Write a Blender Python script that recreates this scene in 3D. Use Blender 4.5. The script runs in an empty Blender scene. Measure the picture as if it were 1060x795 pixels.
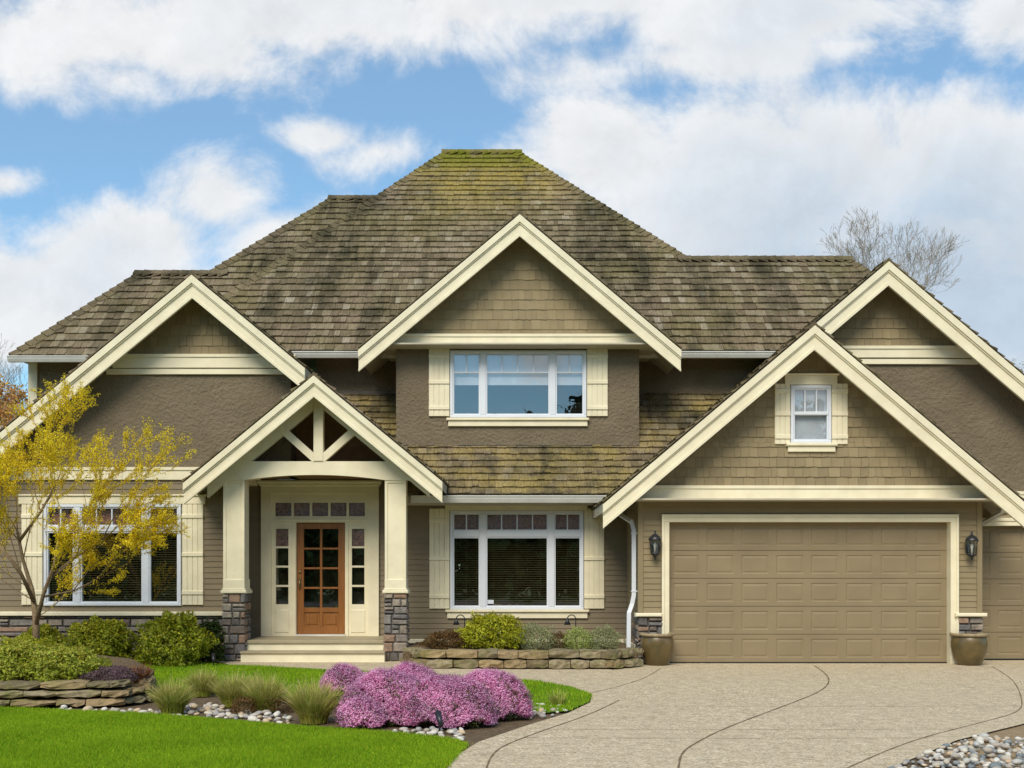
import bpy, math, random
import numpy as np
from mathutils import Vector, Matrix, noise as mnoise
R = math.radians
random.seed(7); rs = np.random.RandomState(11)
scene = bpy.context.scene
COL = scene.collection
# ------------------------------------------------------------------ camera
F, CX, HY, EYE = 1100.0, 530.0, 590.0, 1.6
cam_d = bpy.data.cameras.new('camera'); cam = bpy.data.objects.new('camera', cam_d); COL.objects.link(cam)
cam.location = (0, 0, EYE); cam.rotation_euler = (R(90), 0, 0)
cam_d.sensor_width = 36; cam_d.lens = 36*F/1060; cam_d.shift_y = (HY-397.5)/1060
cam_d.clip_start = .1; cam_d.clip_end = 2000
scene.camera = cam
# ------------------------------------------------------------------ exposure
vs = scene.view_settings
vs.view_transform = 'Standard'; vs.look = 'None'; vs.gamma = 1; vs.use_curve_mapping = False; vs.exposure = 1.2
# ------------------------------------------------------------------ sun and sky
SUN_EL, SUN_AZ = 46, 196      # azimuth clockwise from +Y: behind the camera, to its left
sl = bpy.data.lights.new('sun', 'SUN'); sl.energy = 1.5; sl.angle = R(32); sl.color = (1, .91, .76)
sun = bpy.data.objects.new('sun', sl); COL.objects.link(sun)
d = Vector((math.sin(R(SUN_AZ))*math.cos(R(SUN_EL)), math.cos(R(SUN_AZ))*math.cos(R(SUN_EL)), math.sin(R(SUN_EL))))
sun.rotation_euler = (-d).to_track_quat('-Z', 'Y').to_euler(); sun.location = (0, 0, 40)
world = bpy.data.worlds.new('World'); scene.world = world; world.use_nodes = True

class NT:
    def __init__(s, tree): s.t = tree; s.n = tree.nodes; s.l = tree.links
    def new(s, typ, **kw):
        n = s.n.new(typ)
        for k, v in kw.items():
            if k == 'ins':
                for i, x in v.items():
                    if hasattr(x, 'is_output') or isinstance(x, bpy.types.NodeSocket): s.l.new(x, n.inputs[i])
                    else: n.inputs[i].default_value = x
            else: setattr(n, k, v)
        return n
    def math(s, op, a, b=None, c=None, clamp=False):
        n = s.new('ShaderNodeMath', operation=op); n.use_clamp = clamp
        for i, x in enumerate((a, b, c)):
            if x is None: continue
            if isinstance(x, bpy.types.NodeSocket): s.l.new(x, n.inputs[i])
            else: n.inputs[i].default_value = x
        return n.outputs[0]
    def mix(s, f, a, b, blend='MIX'):
        n = s.new('ShaderNodeMix', data_type='RGBA', blend_type=blend); n.clamp_result = False
        for i, x in ((0, f), (6, a), (7, b)):
            if isinstance(x, bpy.types.NodeSocket): s.l.new(x, n.inputs[i])
            else: n.inputs[i].default_value = x if i == 0 else (*x, 1) if len(x) == 3 else x
        return n.outputs[2]
    def rng(s, v, a, b, c=0., d=1., smooth=False):
        n = s.new('ShaderNodeMapRange', interpolation_type='SMOOTHSTEP' if smooth else 'LINEAR')
        s.l.new(v, n.inputs[0])
        for i, x in enumerate((a, b, c, d)): n.inputs[i+1].default_value = x
        return n.outputs[0]
    def noise(s, vec, scale, detail=4, rough=.55, dist=0.):
        n = s.new('ShaderNodeTexNoise'); n.inputs['Scale'].default_value = scale; n.inputs['Detail'].default_value = detail
        n.inputs['Roughness'].default_value = rough; n.inputs['Distortion'].default_value = dist
        if vec is not None: s.l.new(vec, n.inputs['Vector'])
        return n

def build_world():
    t = NT(world.node_tree); t.n.clear()
    sky = t.new('ShaderNodeTexSky', sky_type='NISHITA', sun_disc=False, sun_elevation=R(SUN_EL), sun_rotation=R(SUN_AZ),
                air_density=1.0, dust_density=.3, ozone_density=2.2)
    tc = t.new('ShaderNodeTexCoord'); sp = t.new('ShaderNodeSeparateXYZ', ins={0: tc.outputs['Generated']})
    ay = t.math('MAXIMUM', t.math('ABSOLUTE', sp.outputs[1]), .12)
    u = t.math('DIVIDE', sp.outputs[0], ay); v = t.math('DIVIDE', sp.outputs[2], ay)
    uv = t.new('ShaderNodeCombineXYZ', ins={0: u, 1: v}).outputs[0]
    n1 = t.noise(uv, 3.2, 3, .5); n2 = t.noise(uv, 6.5, 13, .64, .25)
    uv2 = t.new('ShaderNodeVectorMath', operation='ADD', ins={0: uv, 1: (-.010, .018, 0)}).outputs[0]; n2b = t.noise(uv2, 6.5, 13, .64, .25)
    wsub = t.new('ShaderNodeVectorMath', operation='SUBTRACT', ins={0: n1.outputs['Color'], 1: (.5, .5, .5)})
    wsc = t.new('ShaderNodeVectorMath', operation='SCALE', ins={0: wsub.outputs[0], 3: .10})
    wuv = t.new('ShaderNodeVectorMath', operation='ADD', ins={0: uv, 1: wsc.outputs[0]}).outputs[0]
    blobs = [(60, 45, 270, 70, 1), (330, 8, 300, 52, 1), (560, -5, 300, 38, 1), (830, 12, 330, 48, 1), (1080, 10, 200, 60, .9),
             (110, 95, 70, 40, .7), (640, 70, 110, 30, .5), (700, 55, 120, 30, .6), (870, 50, 120, 24, .6),
             (640, 160, 105, 80, 1.1), (790, 200, 230, 110, 1.3), (1000, 190, 220, 105, 1.3), (1000, 330, 300, 150, 1.3), (760, 300, 260, 120, 1.2),
             (545, 190, 60, 50, .75), (30, 310, 260, 62, 1.25), (215, 215, 75, 52, .9), (140, 262, 130, 50, 1), (300, 270, 90, 50, .9), (5, 190, 30, 14, .62),
             (335, 142, 44, 18, .62), (395, 162, 50, 26, .45), (-300, 300, 300, 200, 1.2), (0, -400, 900, 260, 1), (900, -300, 700, 230, 1), (1500, 200, 300, 300, 1)]
    f = None
    for bx, by, rx, ry, w in blobs:
        s_ = t.new('ShaderNodeVectorMath', operation='SUBTRACT', ins={0: wuv, 1: ((bx-CX)/F, (HY-by)/F, 0)})
        m_ = t.new('ShaderNodeVectorMath', operation='MULTIPLY', ins={0: s_.outputs[0], 1: (F/rx, F/ry, 0)})
        l_ = t.new('ShaderNodeVectorMath', operation='LENGTH', ins={0: m_.outputs[0]})
        g = t.math('MULTIPLY', t.math('SUBTRACT', 1.15, l_.outputs['Value']), w)
        f = g if f is None else t.math('SMOOTH_MAX', f, g, .15)
    f = t.math('ADD', f, t.math('MULTIPLY', t.math('SUBTRACT', n2.outputs['Fac'], 0.52), 2.9))
    mask = t.rng(f, -.16, .62, 0, .98, True)
    n3 = t.noise(uv, 5.5, 6, .55, .2)
    shade = t.math('MULTIPLY', t.rng(n3.outputs['Fac'], .38, .66, 0, 1, True), t.rng(f, .3, 1.1, .2, 1))
    gloom = t.math('MULTIPLY', t.rng(u, -.05, .35, .12, 1, True), t.rng(v, .42, .30, .3, 1, True))
    shade = t.math('ADD', t.math('MULTIPLY', shade, .3), t.math('MULTIPLY', gloom, t.rng(f, .2, 1.0, .2, .95)), clamp=True)
    cc = t.mix(shade, (8.7, 8.75, 8.8), (5.3, 6.3, 7.4))
    skc = t.mix(1.0, sky.outputs[0], (1.05, 1.62, 1.72), 'MULTIPLY')
    skc = t.mix(.2, skc, (6.2, 7.4, 8.6))
    rl = t.rng(t.math('SUBTRACT', n2.outputs['Fac'], n2b.outputs['Fac']), -.12, .12, .93, 1.06)
    cc = t.mix(1., cc, t.new('ShaderNodeCombineColor', ins={0: rl, 1: rl, 2: rl}).outputs[0], 'MULTIPLY')
    col = t.mix(mask, skc, cc)
    bg = t.new('ShaderNodeBackground', ins={0: col, 1: .045})
    out = t.new('ShaderNodeOutputWorld', ins={0: bg.outputs[0]})
build_world()

# ------------------------------------------------------------------ materials
def lin(c): return tuple(((x/255+.055)/1.055)**2.4 if x > 10 else x/255/12.92 for x in c)
def mat(name, c1, c2=None, scale=6, rough=.7, bump=0., bscale=40, rnd=0., detail=5, spec=.3, stretch=None, bdist=.01, metal=0., hue=None):
    m = bpy.data.materials.new(name); m.use_nodes = True
    t = NT(m.node_tree); b = t.n['Principled BSDF']
    geo = t.new('ShaderNodeNewGeometry'); vec = geo.outputs['Position']
    if stretch:
        vec = t.new('ShaderNodeVectorMath', operation='MULTIPLY', ins={0: vec, 1: stretch}).outputs[0]
    n = t.noise(vec, scale, detail)
    col = t.mix(t.rng(n.outputs['Fac'], .32, .68, 0, 1), c1, c2 or tuple(x*.8 for x in c1))
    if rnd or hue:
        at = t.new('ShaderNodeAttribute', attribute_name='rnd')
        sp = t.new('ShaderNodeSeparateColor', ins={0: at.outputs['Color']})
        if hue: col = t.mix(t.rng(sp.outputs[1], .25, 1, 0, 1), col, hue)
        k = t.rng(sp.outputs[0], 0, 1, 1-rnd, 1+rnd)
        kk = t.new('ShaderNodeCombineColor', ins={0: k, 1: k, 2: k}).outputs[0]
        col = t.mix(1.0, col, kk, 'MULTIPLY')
    t.l.new(col, b.inputs['Base Color'])
    b.inputs['Roughness'].default_value = rough; b.inputs['Specular IOR Level'].default_value = spec
    b.inputs['Metallic'].default_value = metal
    if bump:
        n2 = t.noise(vec, bscale, 6, .6)
        bp = t.new('ShaderNodeBump', ins={'Strength': bump, 'Distance': bdist, 'Height': n2.outputs['Fac']})
        t.l.new(bp.outputs[0], b.inputs['Normal'])
    tf = .38 if ('leaves' in name or 'blossom' in name or 'grass_blades' in name) and 'far' not in name else 0
    if tf:
        tl = t.new('ShaderNodeBsdfTranslucent', ins={0: col}); mx = t.new('ShaderNodeMixShader', ins={0: tf, 1: b.outputs[0], 2: tl.outputs[0]})
        t.l.new(mx.outputs[0], t.n['Material Output'].inputs[0])
    return m
M = {}
M['cream'] = mat('cream_paint', (.84, .77, .56), (.74, .67, .48), 3.5, .55, .08, 60, detail=9)
M['white'] = mat('white_vinyl', (.74, .77, .82), (.68, .72, .78), 2, .4)
M['gutter'] = mat('gutter_paint', (.70, .70, .66), (.58, .58, .54), 3, .4)
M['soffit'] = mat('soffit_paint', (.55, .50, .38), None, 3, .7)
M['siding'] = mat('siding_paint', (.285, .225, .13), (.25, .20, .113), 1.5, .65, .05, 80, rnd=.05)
M['siding_shaded'] = mat('siding_paint_shaded', (.23, .185, .12), (.205, .163, .103), 1.5, .65, .05, 80, rnd=.05)  # same siding paint, with the shade on the lower walls put into the colour
M['wshingle'] = mat('wall_shingle_paint', (.29, .23, .13), (.255, .20, .11), 2.5, .7, .15, 90, rnd=.12)
M['stucco'] = mat('stucco', (.215, .172, .115), (.178, .142, .092), 2, .9, 1.0, 17, detail=3, bdist=.045)
M['garage'] = mat('garage_door_paint', (.275, .215, .128), (.235, .184, .108), 1.6, .5, .05, 100, detail=10)
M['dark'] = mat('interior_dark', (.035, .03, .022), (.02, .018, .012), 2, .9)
M['blind'] = mat('blind_slat', (.20, .17, .10), None, 3, .6)
M['blind_light'] = mat('white_roller_shade', (.75, .77, .78), None, 3, .8)
M['wood'] = mat('stained_wood_door', (.31, .125, .032), (.21, .08, .02), 5, .38, .1, 60, stretch=(6, 6, .6), spec=.5)
M['ceiling'] = mat('porch_ceiling_wood', (.26, .15, .07), (.16, .095, .045), 4, .7, .1, 30, stretch=(1, 5, 1))
M['tread'] = mat('porch_floor_boards', (.40, .34, .22), (.33, .28, .18), 4, .6, .1, 50)
M['black'] = mat('black_metal', (.02, .022, .026), None, 5, .4, spec=.5)
M['brass'] = mat('aged_brass', (.35, .27, .14), None, 5, .35, metal=.9)
M['pot'] = mat('glazed_olive_pot', (.085, .065, .025), (.16, .11, .04), 5, .28, .15, 12, spec=.55)
M['potrim'] = mat('worn_pot_rim', (.38, .30, .18), (.22, .17, .09), 12, .6)
M['soil'] = mat('bark_mulch', (.20, .14, .08), (.10, .068, .038), 14, .95, .9, 45, bdist=.03)
M['tansoil'] = mat('sandy_soil', (.36, .26, .15), (.25, .175, .095), 9, .95, .8, 45, bdist=.02)
M['bark'] = mat('tree_bark', (.30, .21, .12), (.18, .13, .075), 20, .9, .6, 60)
M['barkpale'] = mat('pale_bark', (.42, .35, .29), (.30, .25, .20), 10, .9)
M['ground'] = mat('far_ground', (.06, .11, .025), (.05, .085, .02), .6, .95, .5, 8)
M['turf'] = mat('turf_soil', (.07, .17, .01), (.05, .13, .008), 2, .95, .6, 120)
M['grass'] = mat('grass_blades', (.29, .47, .015), (.17, .34, .008), .9, .65, rnd=.34, hue=(.44, .52, .03), spec=.15)
M['joint'] = mat('expansion_joint', (.22, .15, .085), (.13, .095, .055), 12, .9)
M['asphalt'] = mat('asphalt', (.05, .05, .05), None, 8, .9, .4, 90)
M['rhodo'] = mat('rhododendron_leaves', (.25, .31, .02), (.37, .38, .025), 6, .5, rnd=.42, hue=(.62, .53, .03))
M['rhododark'] = mat('dark_shrub_leaves', (.05, .085, .014), (.035, .06, .01), 4, .5, rnd=.4)
M['olive'] = mat('olive_shrub_leaves', (.29, .36, .03), (.40, .42, .05), 6, .5, rnd=.4, hue=(.50, .38, .06))
M['goldleaf'] = mat('golden_shrub_leaves', (.44, .44, .02), (.32, .35, .02), 6, .5, rnd=.4, hue=(.5, .42, .03))
M['lavgreen'] = mat('grey_green_leaves', (.38, .44, .19), (.30, .33, .17), 8, .7, rnd=.35, hue=(.40, .30, .20))
M['lavlight'] = mat('pale_green_leaves', (.46, .56, .13), (.36, .43, .14), 8, .7, rnd=.35, hue=(.48, .45, .22))
M['redshrub'] = mat('rusty_shrub_leaves', (.17, .08, .025), (.12, .09, .03), 8, .7, rnd=.4, hue=(.25, .12, .04))
M['purple'] = mat('purple_groundcover_leaves', (.16, .09, .12), (.13, .10, .08), 8, .7, rnd=.4, hue=(.25, .14, .17))
M['orangeplant'] = mat('rusty_orange_leaves', (.32, .13, .04), (.22, .10, .04), 8, .7, rnd=.4)
M['pink'] = mat('heather_blossom', (.70, .29, .51), (.60, .20, .41), 4, .6, rnd=.32, hue=(.88, .56, .75))
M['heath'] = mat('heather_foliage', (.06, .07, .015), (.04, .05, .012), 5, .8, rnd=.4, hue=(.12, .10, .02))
M['ograss'] = mat('ornamental_grass_blades', (.26, .36, .03), (.42, .38, .08), 3, .7, rnd=.35, hue=(.75, .62, .26))
M['yleaf'] = mat('yellow_spring_leaves', (.88, .67, .015), (.78, .61, .015), 3, .6, rnd=.2, hue=(.95, .78, .03))
M['redleaf'] = mat('red_spring_leaves', (.62, .24, .12), (.55, .32, .08), 2, .7, rnd=.3, hue=(.75, .50, .08))
M['woodfar'] = mat('far_tree_leaves', (.08, .12, .03), (.05, .075, .02), .4, .8, rnd=.5)
M['greybud'] = mat('budding_twigs', (.26, .27, .16), (.24, .22, .14), 2, .8, rnd=.4)

def stone_mat(name, ramp, rough=.85, bump=.7, useobj=False, moss=0.):
    m = bpy.data.materials.new(name); m.use_nodes = True
    t = NT(m.node_tree); b = t.n['Principled BSDF']
    geo = t.new('ShaderNodeNewGeometry'); vec = geo.outputs['Position']
    if useobj:
        v = t.new('ShaderNodeObjectInfo').outputs['Random']; tc = t.new('ShaderNodeTexCoord'); vec = tc.outputs['Object']
    else:
        v = t.new('ShaderNodeSeparateColor', ins={0: t.new('ShaderNodeAttribute', attribute_name='rnd').outputs['Color']}).outputs[0]
    cr = t.new('ShaderNodeValToRGB', ins={0: v}); cr.color_ramp.interpolation = 'CONSTANT' if len(ramp) > 4 else 'LINEAR'
    el = cr.color_ramp.elements
    while len(el) < len(ramp): el.new(.5)
    for i, c in enumerate(ramp): el[i].position = i/len(ramp); el[i].color = (*c, 1)
    n = t.noise(vec, 14, 8, .65)
    k = t.rng(n.outputs['Fac'], .3, .7, .62, 1.3)
    col = t.mix(1., cr.outputs[0], t.new('ShaderNodeCombineColor', ins={0: k, 1: k, 2: k}).outputs[0], 'MULTIPLY')
    if moss:
        n3 = t.noise(vec, 5, 5, .6)
        col = t.mix(t.rng(n3.outputs['Fac'], .45, .7, 0, moss), col, (.14, .15, .02))
    t.l.new(col, b.inputs['Base Color']); b.inputs['Roughness'].default_value = rough
    n2 = t.noise(vec, 30, 8, .65)
    bp = t.new('ShaderNodeBump', ins={'Strength': bump, 'Distance': .02, 'Height': n2.outputs['Fac']})
    t.l.new(bp.outputs[0], b.inputs['Normal'])
    return m
M['stone'] = stone_mat('ledge_stone', [(.21, .18, .155), (.12, .107, .10), (.28, .23, .18), (.165, .152, .145), (.29, .19, .13), (.22, .20, .18), (.34, .29, .23), (.16, .125, .10)])
M['mortar'] = mat('mortar', (.15, .14, .125), None, 12, .95)
M['wallstone'] = stone_mat('mossy_garden_stone', [(.27, .195, .10), (.17, .13, .07), (.33, .235, .12), (.22, .175, .10), (.29, .235, .14)], moss=.6)
M['cobble'] = stone_mat('river_stone', [(.52, .46, .36), (.26, .28, .28), (.66, .61, .52), (.42, .37, .31), (.56, .41, .27), (.18, .21, .22), (.50, .49, .45), (.68, .65, .58)], .6, .25, True)
M['smallstone'] = stone_mat('small_river_stone', [(.52, .46, .36), (.30, .31, .30), (.66, .61, .52), (.45, .39, .32), (.56, .43, .30), (.24, .25, .25), (.50, .49, .45)], .65, .25)
M['cobblepale'] = stone_mat('pale_river_stone', [(.60, .54, .44), (.40, .35, .28), (.68, .64, .56), (.50, .44, .38), (.60, .46, .30), (.36, .34, .32)], .7, .25, True)

def roof_mat():
    m = bpy.data.materials.new('cedar_shake'); m.use_nodes = True
    t = NT(m.node_tree); b = t.n['Principled BSDF']
    geo = t.new('ShaderNodeNewGeometry'); P = geo.outputs['Position']
    at = t.new('ShaderNodeAttribute', attribute_name='rnd'); sp = t.new('ShaderNodeSeparateColor', ins={0: at.outputs['Color']})
    cr = t.new('ShaderNodeValToRGB', ins={0: sp.outputs[0]}); el = cr.color_ramp.elements
    rp = [(0, (.125, .098, .058)), (.35, (.165, .13, .077)), (.7, (.205, .165, .10)), (.95, (.24, .20, .13)), (1, (.33, .285, .21))]
    while len(el) < len(rp): el.new(.5)
    for i, (p, c) in enumerate(rp): el[i].position = p; el[i].color = (*c, 1)
    col = cr.outputs[0]
    big = t.noise(P, .5, 3); col = t.mix(t.rng(big.outputs['Fac'], .46, .64, 0, .40), col, (.17, .145, .05))       # greenish lichen zones
    pk = t.noise(P, .9, 2); col = t.mix(t.rng(pk.outputs['Fac'], .5, .68, 0, .4), col, (.28, .205, .15))             # bleached zones
    st = t.new('ShaderNodeVectorMath', operation='MULTIPLY', ins={0: P, 1: (1.1, .10, .10)}).outputs[0]
    sn = t.noise(st, 1.6, 5, .6); stain = t.rng(sn.outputs['Fac'], .47, .62, 0, .85, True)
    s2 = t.noise(P, 1.3, 5, .6); stain = t.math('MULTIPLY', stain, t.rng(s2.outputs['Fac'], .38, .6, .15, 1))
    col = t.mix(stain, col, (.045, .040, .022))
    s = t.new('ShaderNodeSeparateXYZ', ins={0: P})
    # moss growing near the top ridge
    ax = t.math('ABSOLUTE', t.math('ADD', s.outputs[0], .55))
    mz = t.math('MULTIPLY', t.rng(s.outputs[2], 9.2, 11.8, 0, 1, True), t.rng(ax, 2.6, .9, 0, 1, True))
    mn = t.noise(P, 1.8, 6, .65)
    col = t.mix(t.math('MULTIPLY', mz, t.rng(mn.outputs['Fac'], .36, .56, 0, .85)), col, (.34, .25, .06))
    gz = t.math('MULTIPLY', t.rng(s.outputs[2], 11.3, 12.2, 0, 1, True), t.rng(mn.outputs['Fac'], .4, .55, .3, .9))
    col = t.mix(gz, col, (.13, .14, .012))
    # golden moss on the low roof under the dormer
    lz = t.math('MULTIPLY', t.math('MULTIPLY', t.rng(s.outputs[2], 5.3, 4.9, 0, 1, True), t.rng(s.outputs[1], 19.25, 19.4, 0, 1)), t.rng(s.outputs[1], 21.8, 21.7, 0, 1))
    col = t.mix(t.math('MULTIPLY', lz, t.rng(mn.outputs['Fac'], .44, .60, 0, .62)), col, (.33, .255, .085))
    fine = t.noise(t.new('ShaderNodeVectorMath', operation='MULTIPLY', ins={0: P, 1: (9, 1.5, 1.5)}).outputs[0], 5, 6, .7)
    k = t.rng(fine.outputs['Fac'], .3, .7, .55, 1.38)
    col = t.mix(1., col, t.new('ShaderNodeCombineColor', ins={0: k, 1: k, 2: k}).outputs[0], 'MULTIPLY')
    t.l.new(col, b.inputs['Base Color']); b.inputs['Roughness'].default_value = .95; b.inputs['Specular IOR Level'].default_value = .15
    bp = t.new('ShaderNodeBump', ins={'Strength': .5, 'Distance': .015, 'Height': fine.outputs['Fac']})
    t.l.new(bp.outputs[0], b.inputs['Normal'])
    return m
M['shake'] = roof_mat()

def drive_mat():
    m = bpy.data.materials.new('exposed_aggregate'); m.use_nodes = True
    t = NT(m.node_tree); b = t.n['Principled BSDF']
    P = t.new('ShaderNodeNewGeometry').outputs['Position']
    vo = t.new('ShaderNodeTexVoronoi', ins={0: P}); vo.inputs['Scale'].default_value = 62
    sp = t.new('ShaderNodeSeparateColor', ins={0: vo.outputs['Color']})
    cr = t.new('ShaderNodeValToRGB', ins={0: sp.outputs[0]}); el = cr.color_ramp.elements
    rp = [(0, (.28, .20, .11)), (.25, (.44, .35, .215)), (.6, (.56, .455, .30)), (.9, (.66, .55, .385)), (1, (.75, .67, .52))]
    while len(el) < len(rp): el.new(.5)
    for i, (p, c) in enumerate(rp): el[i].position = p; el[i].color = (*c, 1)
    big = t.noise(P, .55, 5, .6); col = t.mix(t.rng(big.outputs['Fac'], .35, .65, 0, .5), cr.outputs[0], (.50, .405, .265))
    st = t.noise(P, 1.7, 7, .68); col = t.mix(t.rng(st.outputs['Fac'], .54, .72, 0, .38), col, (.27, .205, .125))
    md = t.noise(P, 7, 5, .7); k = t.rng(md.outputs['Fac'], .3, .7, .78, 1.2)
    col = t.mix(1., col, t.new('ShaderNodeCombineColor', ins={0: k, 1: k, 2: k}).outputs[0], 'MULTIPLY')
    t.l.new(col, b.inputs['Base Color']); b.inputs['Roughness'].default_value = .85
    bp = t.new('ShaderNodeBump', ins={'Strength': .5, 'Distance': .006, 'Height': vo.outputs['Distance']})
    t.l.new(bp.outputs[0], b.inputs['Normal'])
    return m
M['drive'] = drive_mat()

def glass_mat(name, tint, gloss, wav=.0, rough=.01):
    m = bpy.data.materials.new(name); m.use_nodes = True
    t = NT(m.node_tree); t.n.clear()
    tr = t.new('ShaderNodeBsdfTransparent', ins={0: (*tint, 1)})
    gl = t.new('ShaderNodeBsdfGlossy', ins={0: (1, 1, 1, 1), 'Roughness': rough})
    P = t.new('ShaderNodeNewGeometry').outputs['Position']
    if wav:
        n = t.noise(P, 3.0 if wav < .5 else 30, 2); bp = t.new('ShaderNodeBump', ins={'Strength': wav, 'Distance': .01, 'Height': n.outputs['Fac']})
        t.l.new(bp.outputs[0], gl.inputs['Normal'])
    mx = t.new('ShaderNodeMixShader', ins={0: gloss, 1: tr.outputs[0], 2: gl.outputs[0]})
    t.new('ShaderNodeOutputMaterial', ins={0: mx.outputs[0]})
    return m
M['glass'] = glass_mat('window_glass', (.70, .70, .60), .21, .1)
M['glassup'] = glass_mat('upper_window_glass', (.84, .87, .9), .19, .1)
M['glasstex'] = glass_mat('leaded_glass', (.9, .8, .78), .07, .9, .2)
M['transom'] = mat('transom_curtain', (.34, .22, .17), (.10, .06, .05), 22, .8)

# ------------------------------------------------------------------ mesh builder
WL = {}   # world location of every object
def tag(o, label=None, cat=None, group=None, kind=None):
    if label: o['label'] = label
    if cat: o['category'] = cat
    if group: o['group'] = group
    if kind: o['kind'] = kind
    return o
def link(o, parent, loc):
    COL.objects.link(o); loc = Vector(loc); WL[o.name] = loc
    if parent is not None: o.parent = parent; o.location = loc-WL[parent.name]
    else: o.location = loc
def empty(name, loc, label=None, cat=None, group=None):
    o = bpy.data.objects.new(name, None); o.empty_display_size = .2; link(o, None, loc); return tag(o, label, cat, group)

class MB:
    def __init__(s): s.v = []; s.f = []; s.fm = []; s.c = []; s.mats = []; s.cur = 0; s.sm = []
    def m(s, mt):
        if mt not in s.mats: s.mats.append(mt)
        s.cur = s.mats.index(mt); return s
    def add(s, vs, fs, c=None, smooth=False):
        b = len(s.v); c = c or (random.random(), random.random(), random.random())
        s.v += [tuple(v) for v in vs]; s.c += [c]*len(vs)
        for f in fs: s.f.append([b+i for i in f]); s.fm.append(s.cur); s.sm.append(smooth)
        return s
    def box(s, x0, x1, y0, y1, z0, z1, bev=0., c=None):
        if bev <= 0:
            v = [(x, y, z) for x in (x0, x1) for y in (y0, y1) for z in (z0, z1)]
            return s.add(v, [(0, 1, 3, 2), (4, 6, 7, 5), (0, 4, 5, 1), (2, 3, 7, 6), (0, 2, 6, 4), (1, 5, 7, 3)], c)
        # bevelled front edges (towards -y)
        b = bev
        v = [(x0, y1, z0), (x1, y1, z0), (x1, y1, z1), (x0, y1, z1), (x0, y0+b, z0), (x1, y0+b, z0), (x1, y0+b, z1), (x0, y0+b, z1),
             (x0+b, y0, z0+b), (x1-b, y0, z0+b), (x1-b, y0, z1-b), (x0+b, y0, z1-b)]
        return s.add(v, [(3, 2, 1, 0), (0, 1, 5, 4), (1, 2, 6, 5), (2, 3, 7, 6), (3, 0, 4, 7), (4, 5, 9, 8), (5, 6, 10, 9), (6, 7, 11, 10), (7, 4, 8, 11), (8, 9, 10, 11)], c)
    def prism(s, pts, y0, y1, c=None):      # polygon in x,z extruded along y
        n = len(pts); v = [(x, y0, z) for x, z in pts]+[(x, y1, z) for x, z in pts]
        return s.add(v, [tuple(range(n))[::-1], tuple(range(n, 2*n))]+[(i, (i+1) % n, n+(i+1) % n, n+i) for i in range(n)], c)
    def prismx(s, pts, x0, x1, c=None):     # polygon in y,z extruded along x
        n = len(pts); v = [(x0, y, z) for y, z in pts]+[(x1, y, z) for y, z in pts]
        return s.add(v, [tuple(range(n)), tuple(range(n, 2*n))[::-1]]+[(i, n+i, n+(i+1) % n, (i+1) % n) for i in range(n)], c)
    def tube(s, pts, rad, seg=8, smooth=True, c=None, cap=True):
        pts = [Vector(p) for p in pts]; n = len(pts); vs = []; rad = rad if hasattr(rad, '__len__') else [rad]*n
        up = None
        for i, p in enumerate(pts):
            t = (pts[min(i+1, n-1)]-pts[max(i-1, 0)]).normalized()
            if up is None: up = t.orthogonal().normalized()
            up = (up-t*up.dot(t)); up = up.normalized() if up.length > 1e-5 else t.orthogonal().normalized()
            sd = t.cross(up)
            for k in range(seg):
                a = 2*math.pi*k/seg; vs.append(p+(up*math.cos(a)+sd*math.sin(a))*rad[i])
        fs = [(i*seg+k, i*seg+(k+1) % seg, (i+1)*seg+(k+1) % seg, (i+1)*seg+k) for i in range(n-1) for k in range(seg)]
        if cap: fs += [tuple(range(seg))[::-1], tuple(range((n-1)*seg, n*seg))]
        return s.add(vs, fs, c, smooth)
    def lathe(s, cx, cy, prof, seg=24, sx=1, c=None):
        vs = [(cx+r*math.cos(2*math.pi*k/seg)*sx, cy+r*math.sin(2*math.pi*k/seg)*sx, z) for r, z in prof for k in range(seg)]
        n = len(prof)
        fs = [(i*seg+k, i*seg+(k+1) % seg, (i+1)*seg+(k+1) % seg, (i+1)*seg+k) for i in range(n-1) for k in range(seg)]
        return s.add(vs, fs, c, True)
    def build(s, name, parent=None, mt=None, origin=None):
        if mt is not None and not s.mats: s.mats = [mt]
        A = np.array(s.v, dtype=np.float64)
        lo, hi = A.min(0), A.max(0)
        org = Vector(origin) if origin is not None else Vector(((lo[0]+hi[0])/2, (lo[1]+hi[1])/2, lo[2]))
        A -= np.array(org)
        me = bpy.data.meshes.new(name); me.from_pydata(A.tolist(), [], s.f)
        for x in s.mats: me.materials.append(x)
        me.polygons.foreach_set('material_index', s.fm); me.polygons.foreach_set('use_smooth', s.sm)
        at = me.attributes.new('rnd', 'FLOAT_COLOR', 'POINT')
        at.data.foreach_set('color', np.c_[np.array(s.c), np.ones(len(s.c))].ravel())
        me.update()
        o = bpy.data.objects.new(name, me); link(o, parent, org); return o

def quads(name, V, C, mt, parent=None, origin=(0, 0, 0), nv=4):
    """V: (n, nv, 3) world coords, C: (n,3) per-face attribute"""
    n = len(V); me = bpy.data.meshes.new(name)
    A = (V-np.array(origin)).reshape(-1, 3).astype(np.float32)
    me.vertices.add(n*nv); me.vertices.foreach_set('co', A.ravel())
    me.loops.add(n*nv); me.loops.foreach_set('vertex_index', np.arange(n*nv, dtype=np.int32))
    me.polygons.add(n); me.polygons.foreach_set('loop_start', np.arange(0, n*nv, nv, dtype=np.int32))
    me.materials.append(mt)
    at = me.attributes.new('rnd', 'FLOAT_COLOR', 'POINT')
    at.data.foreach_set('color', np.c_[np.repeat(C, nv, 0), np.ones(n*nv)].astype(np.float32).ravel())
    me.update(calc_edges=True)
    o = bpy.data.objects.new(name, me); link(o, parent, origin); return o

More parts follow.
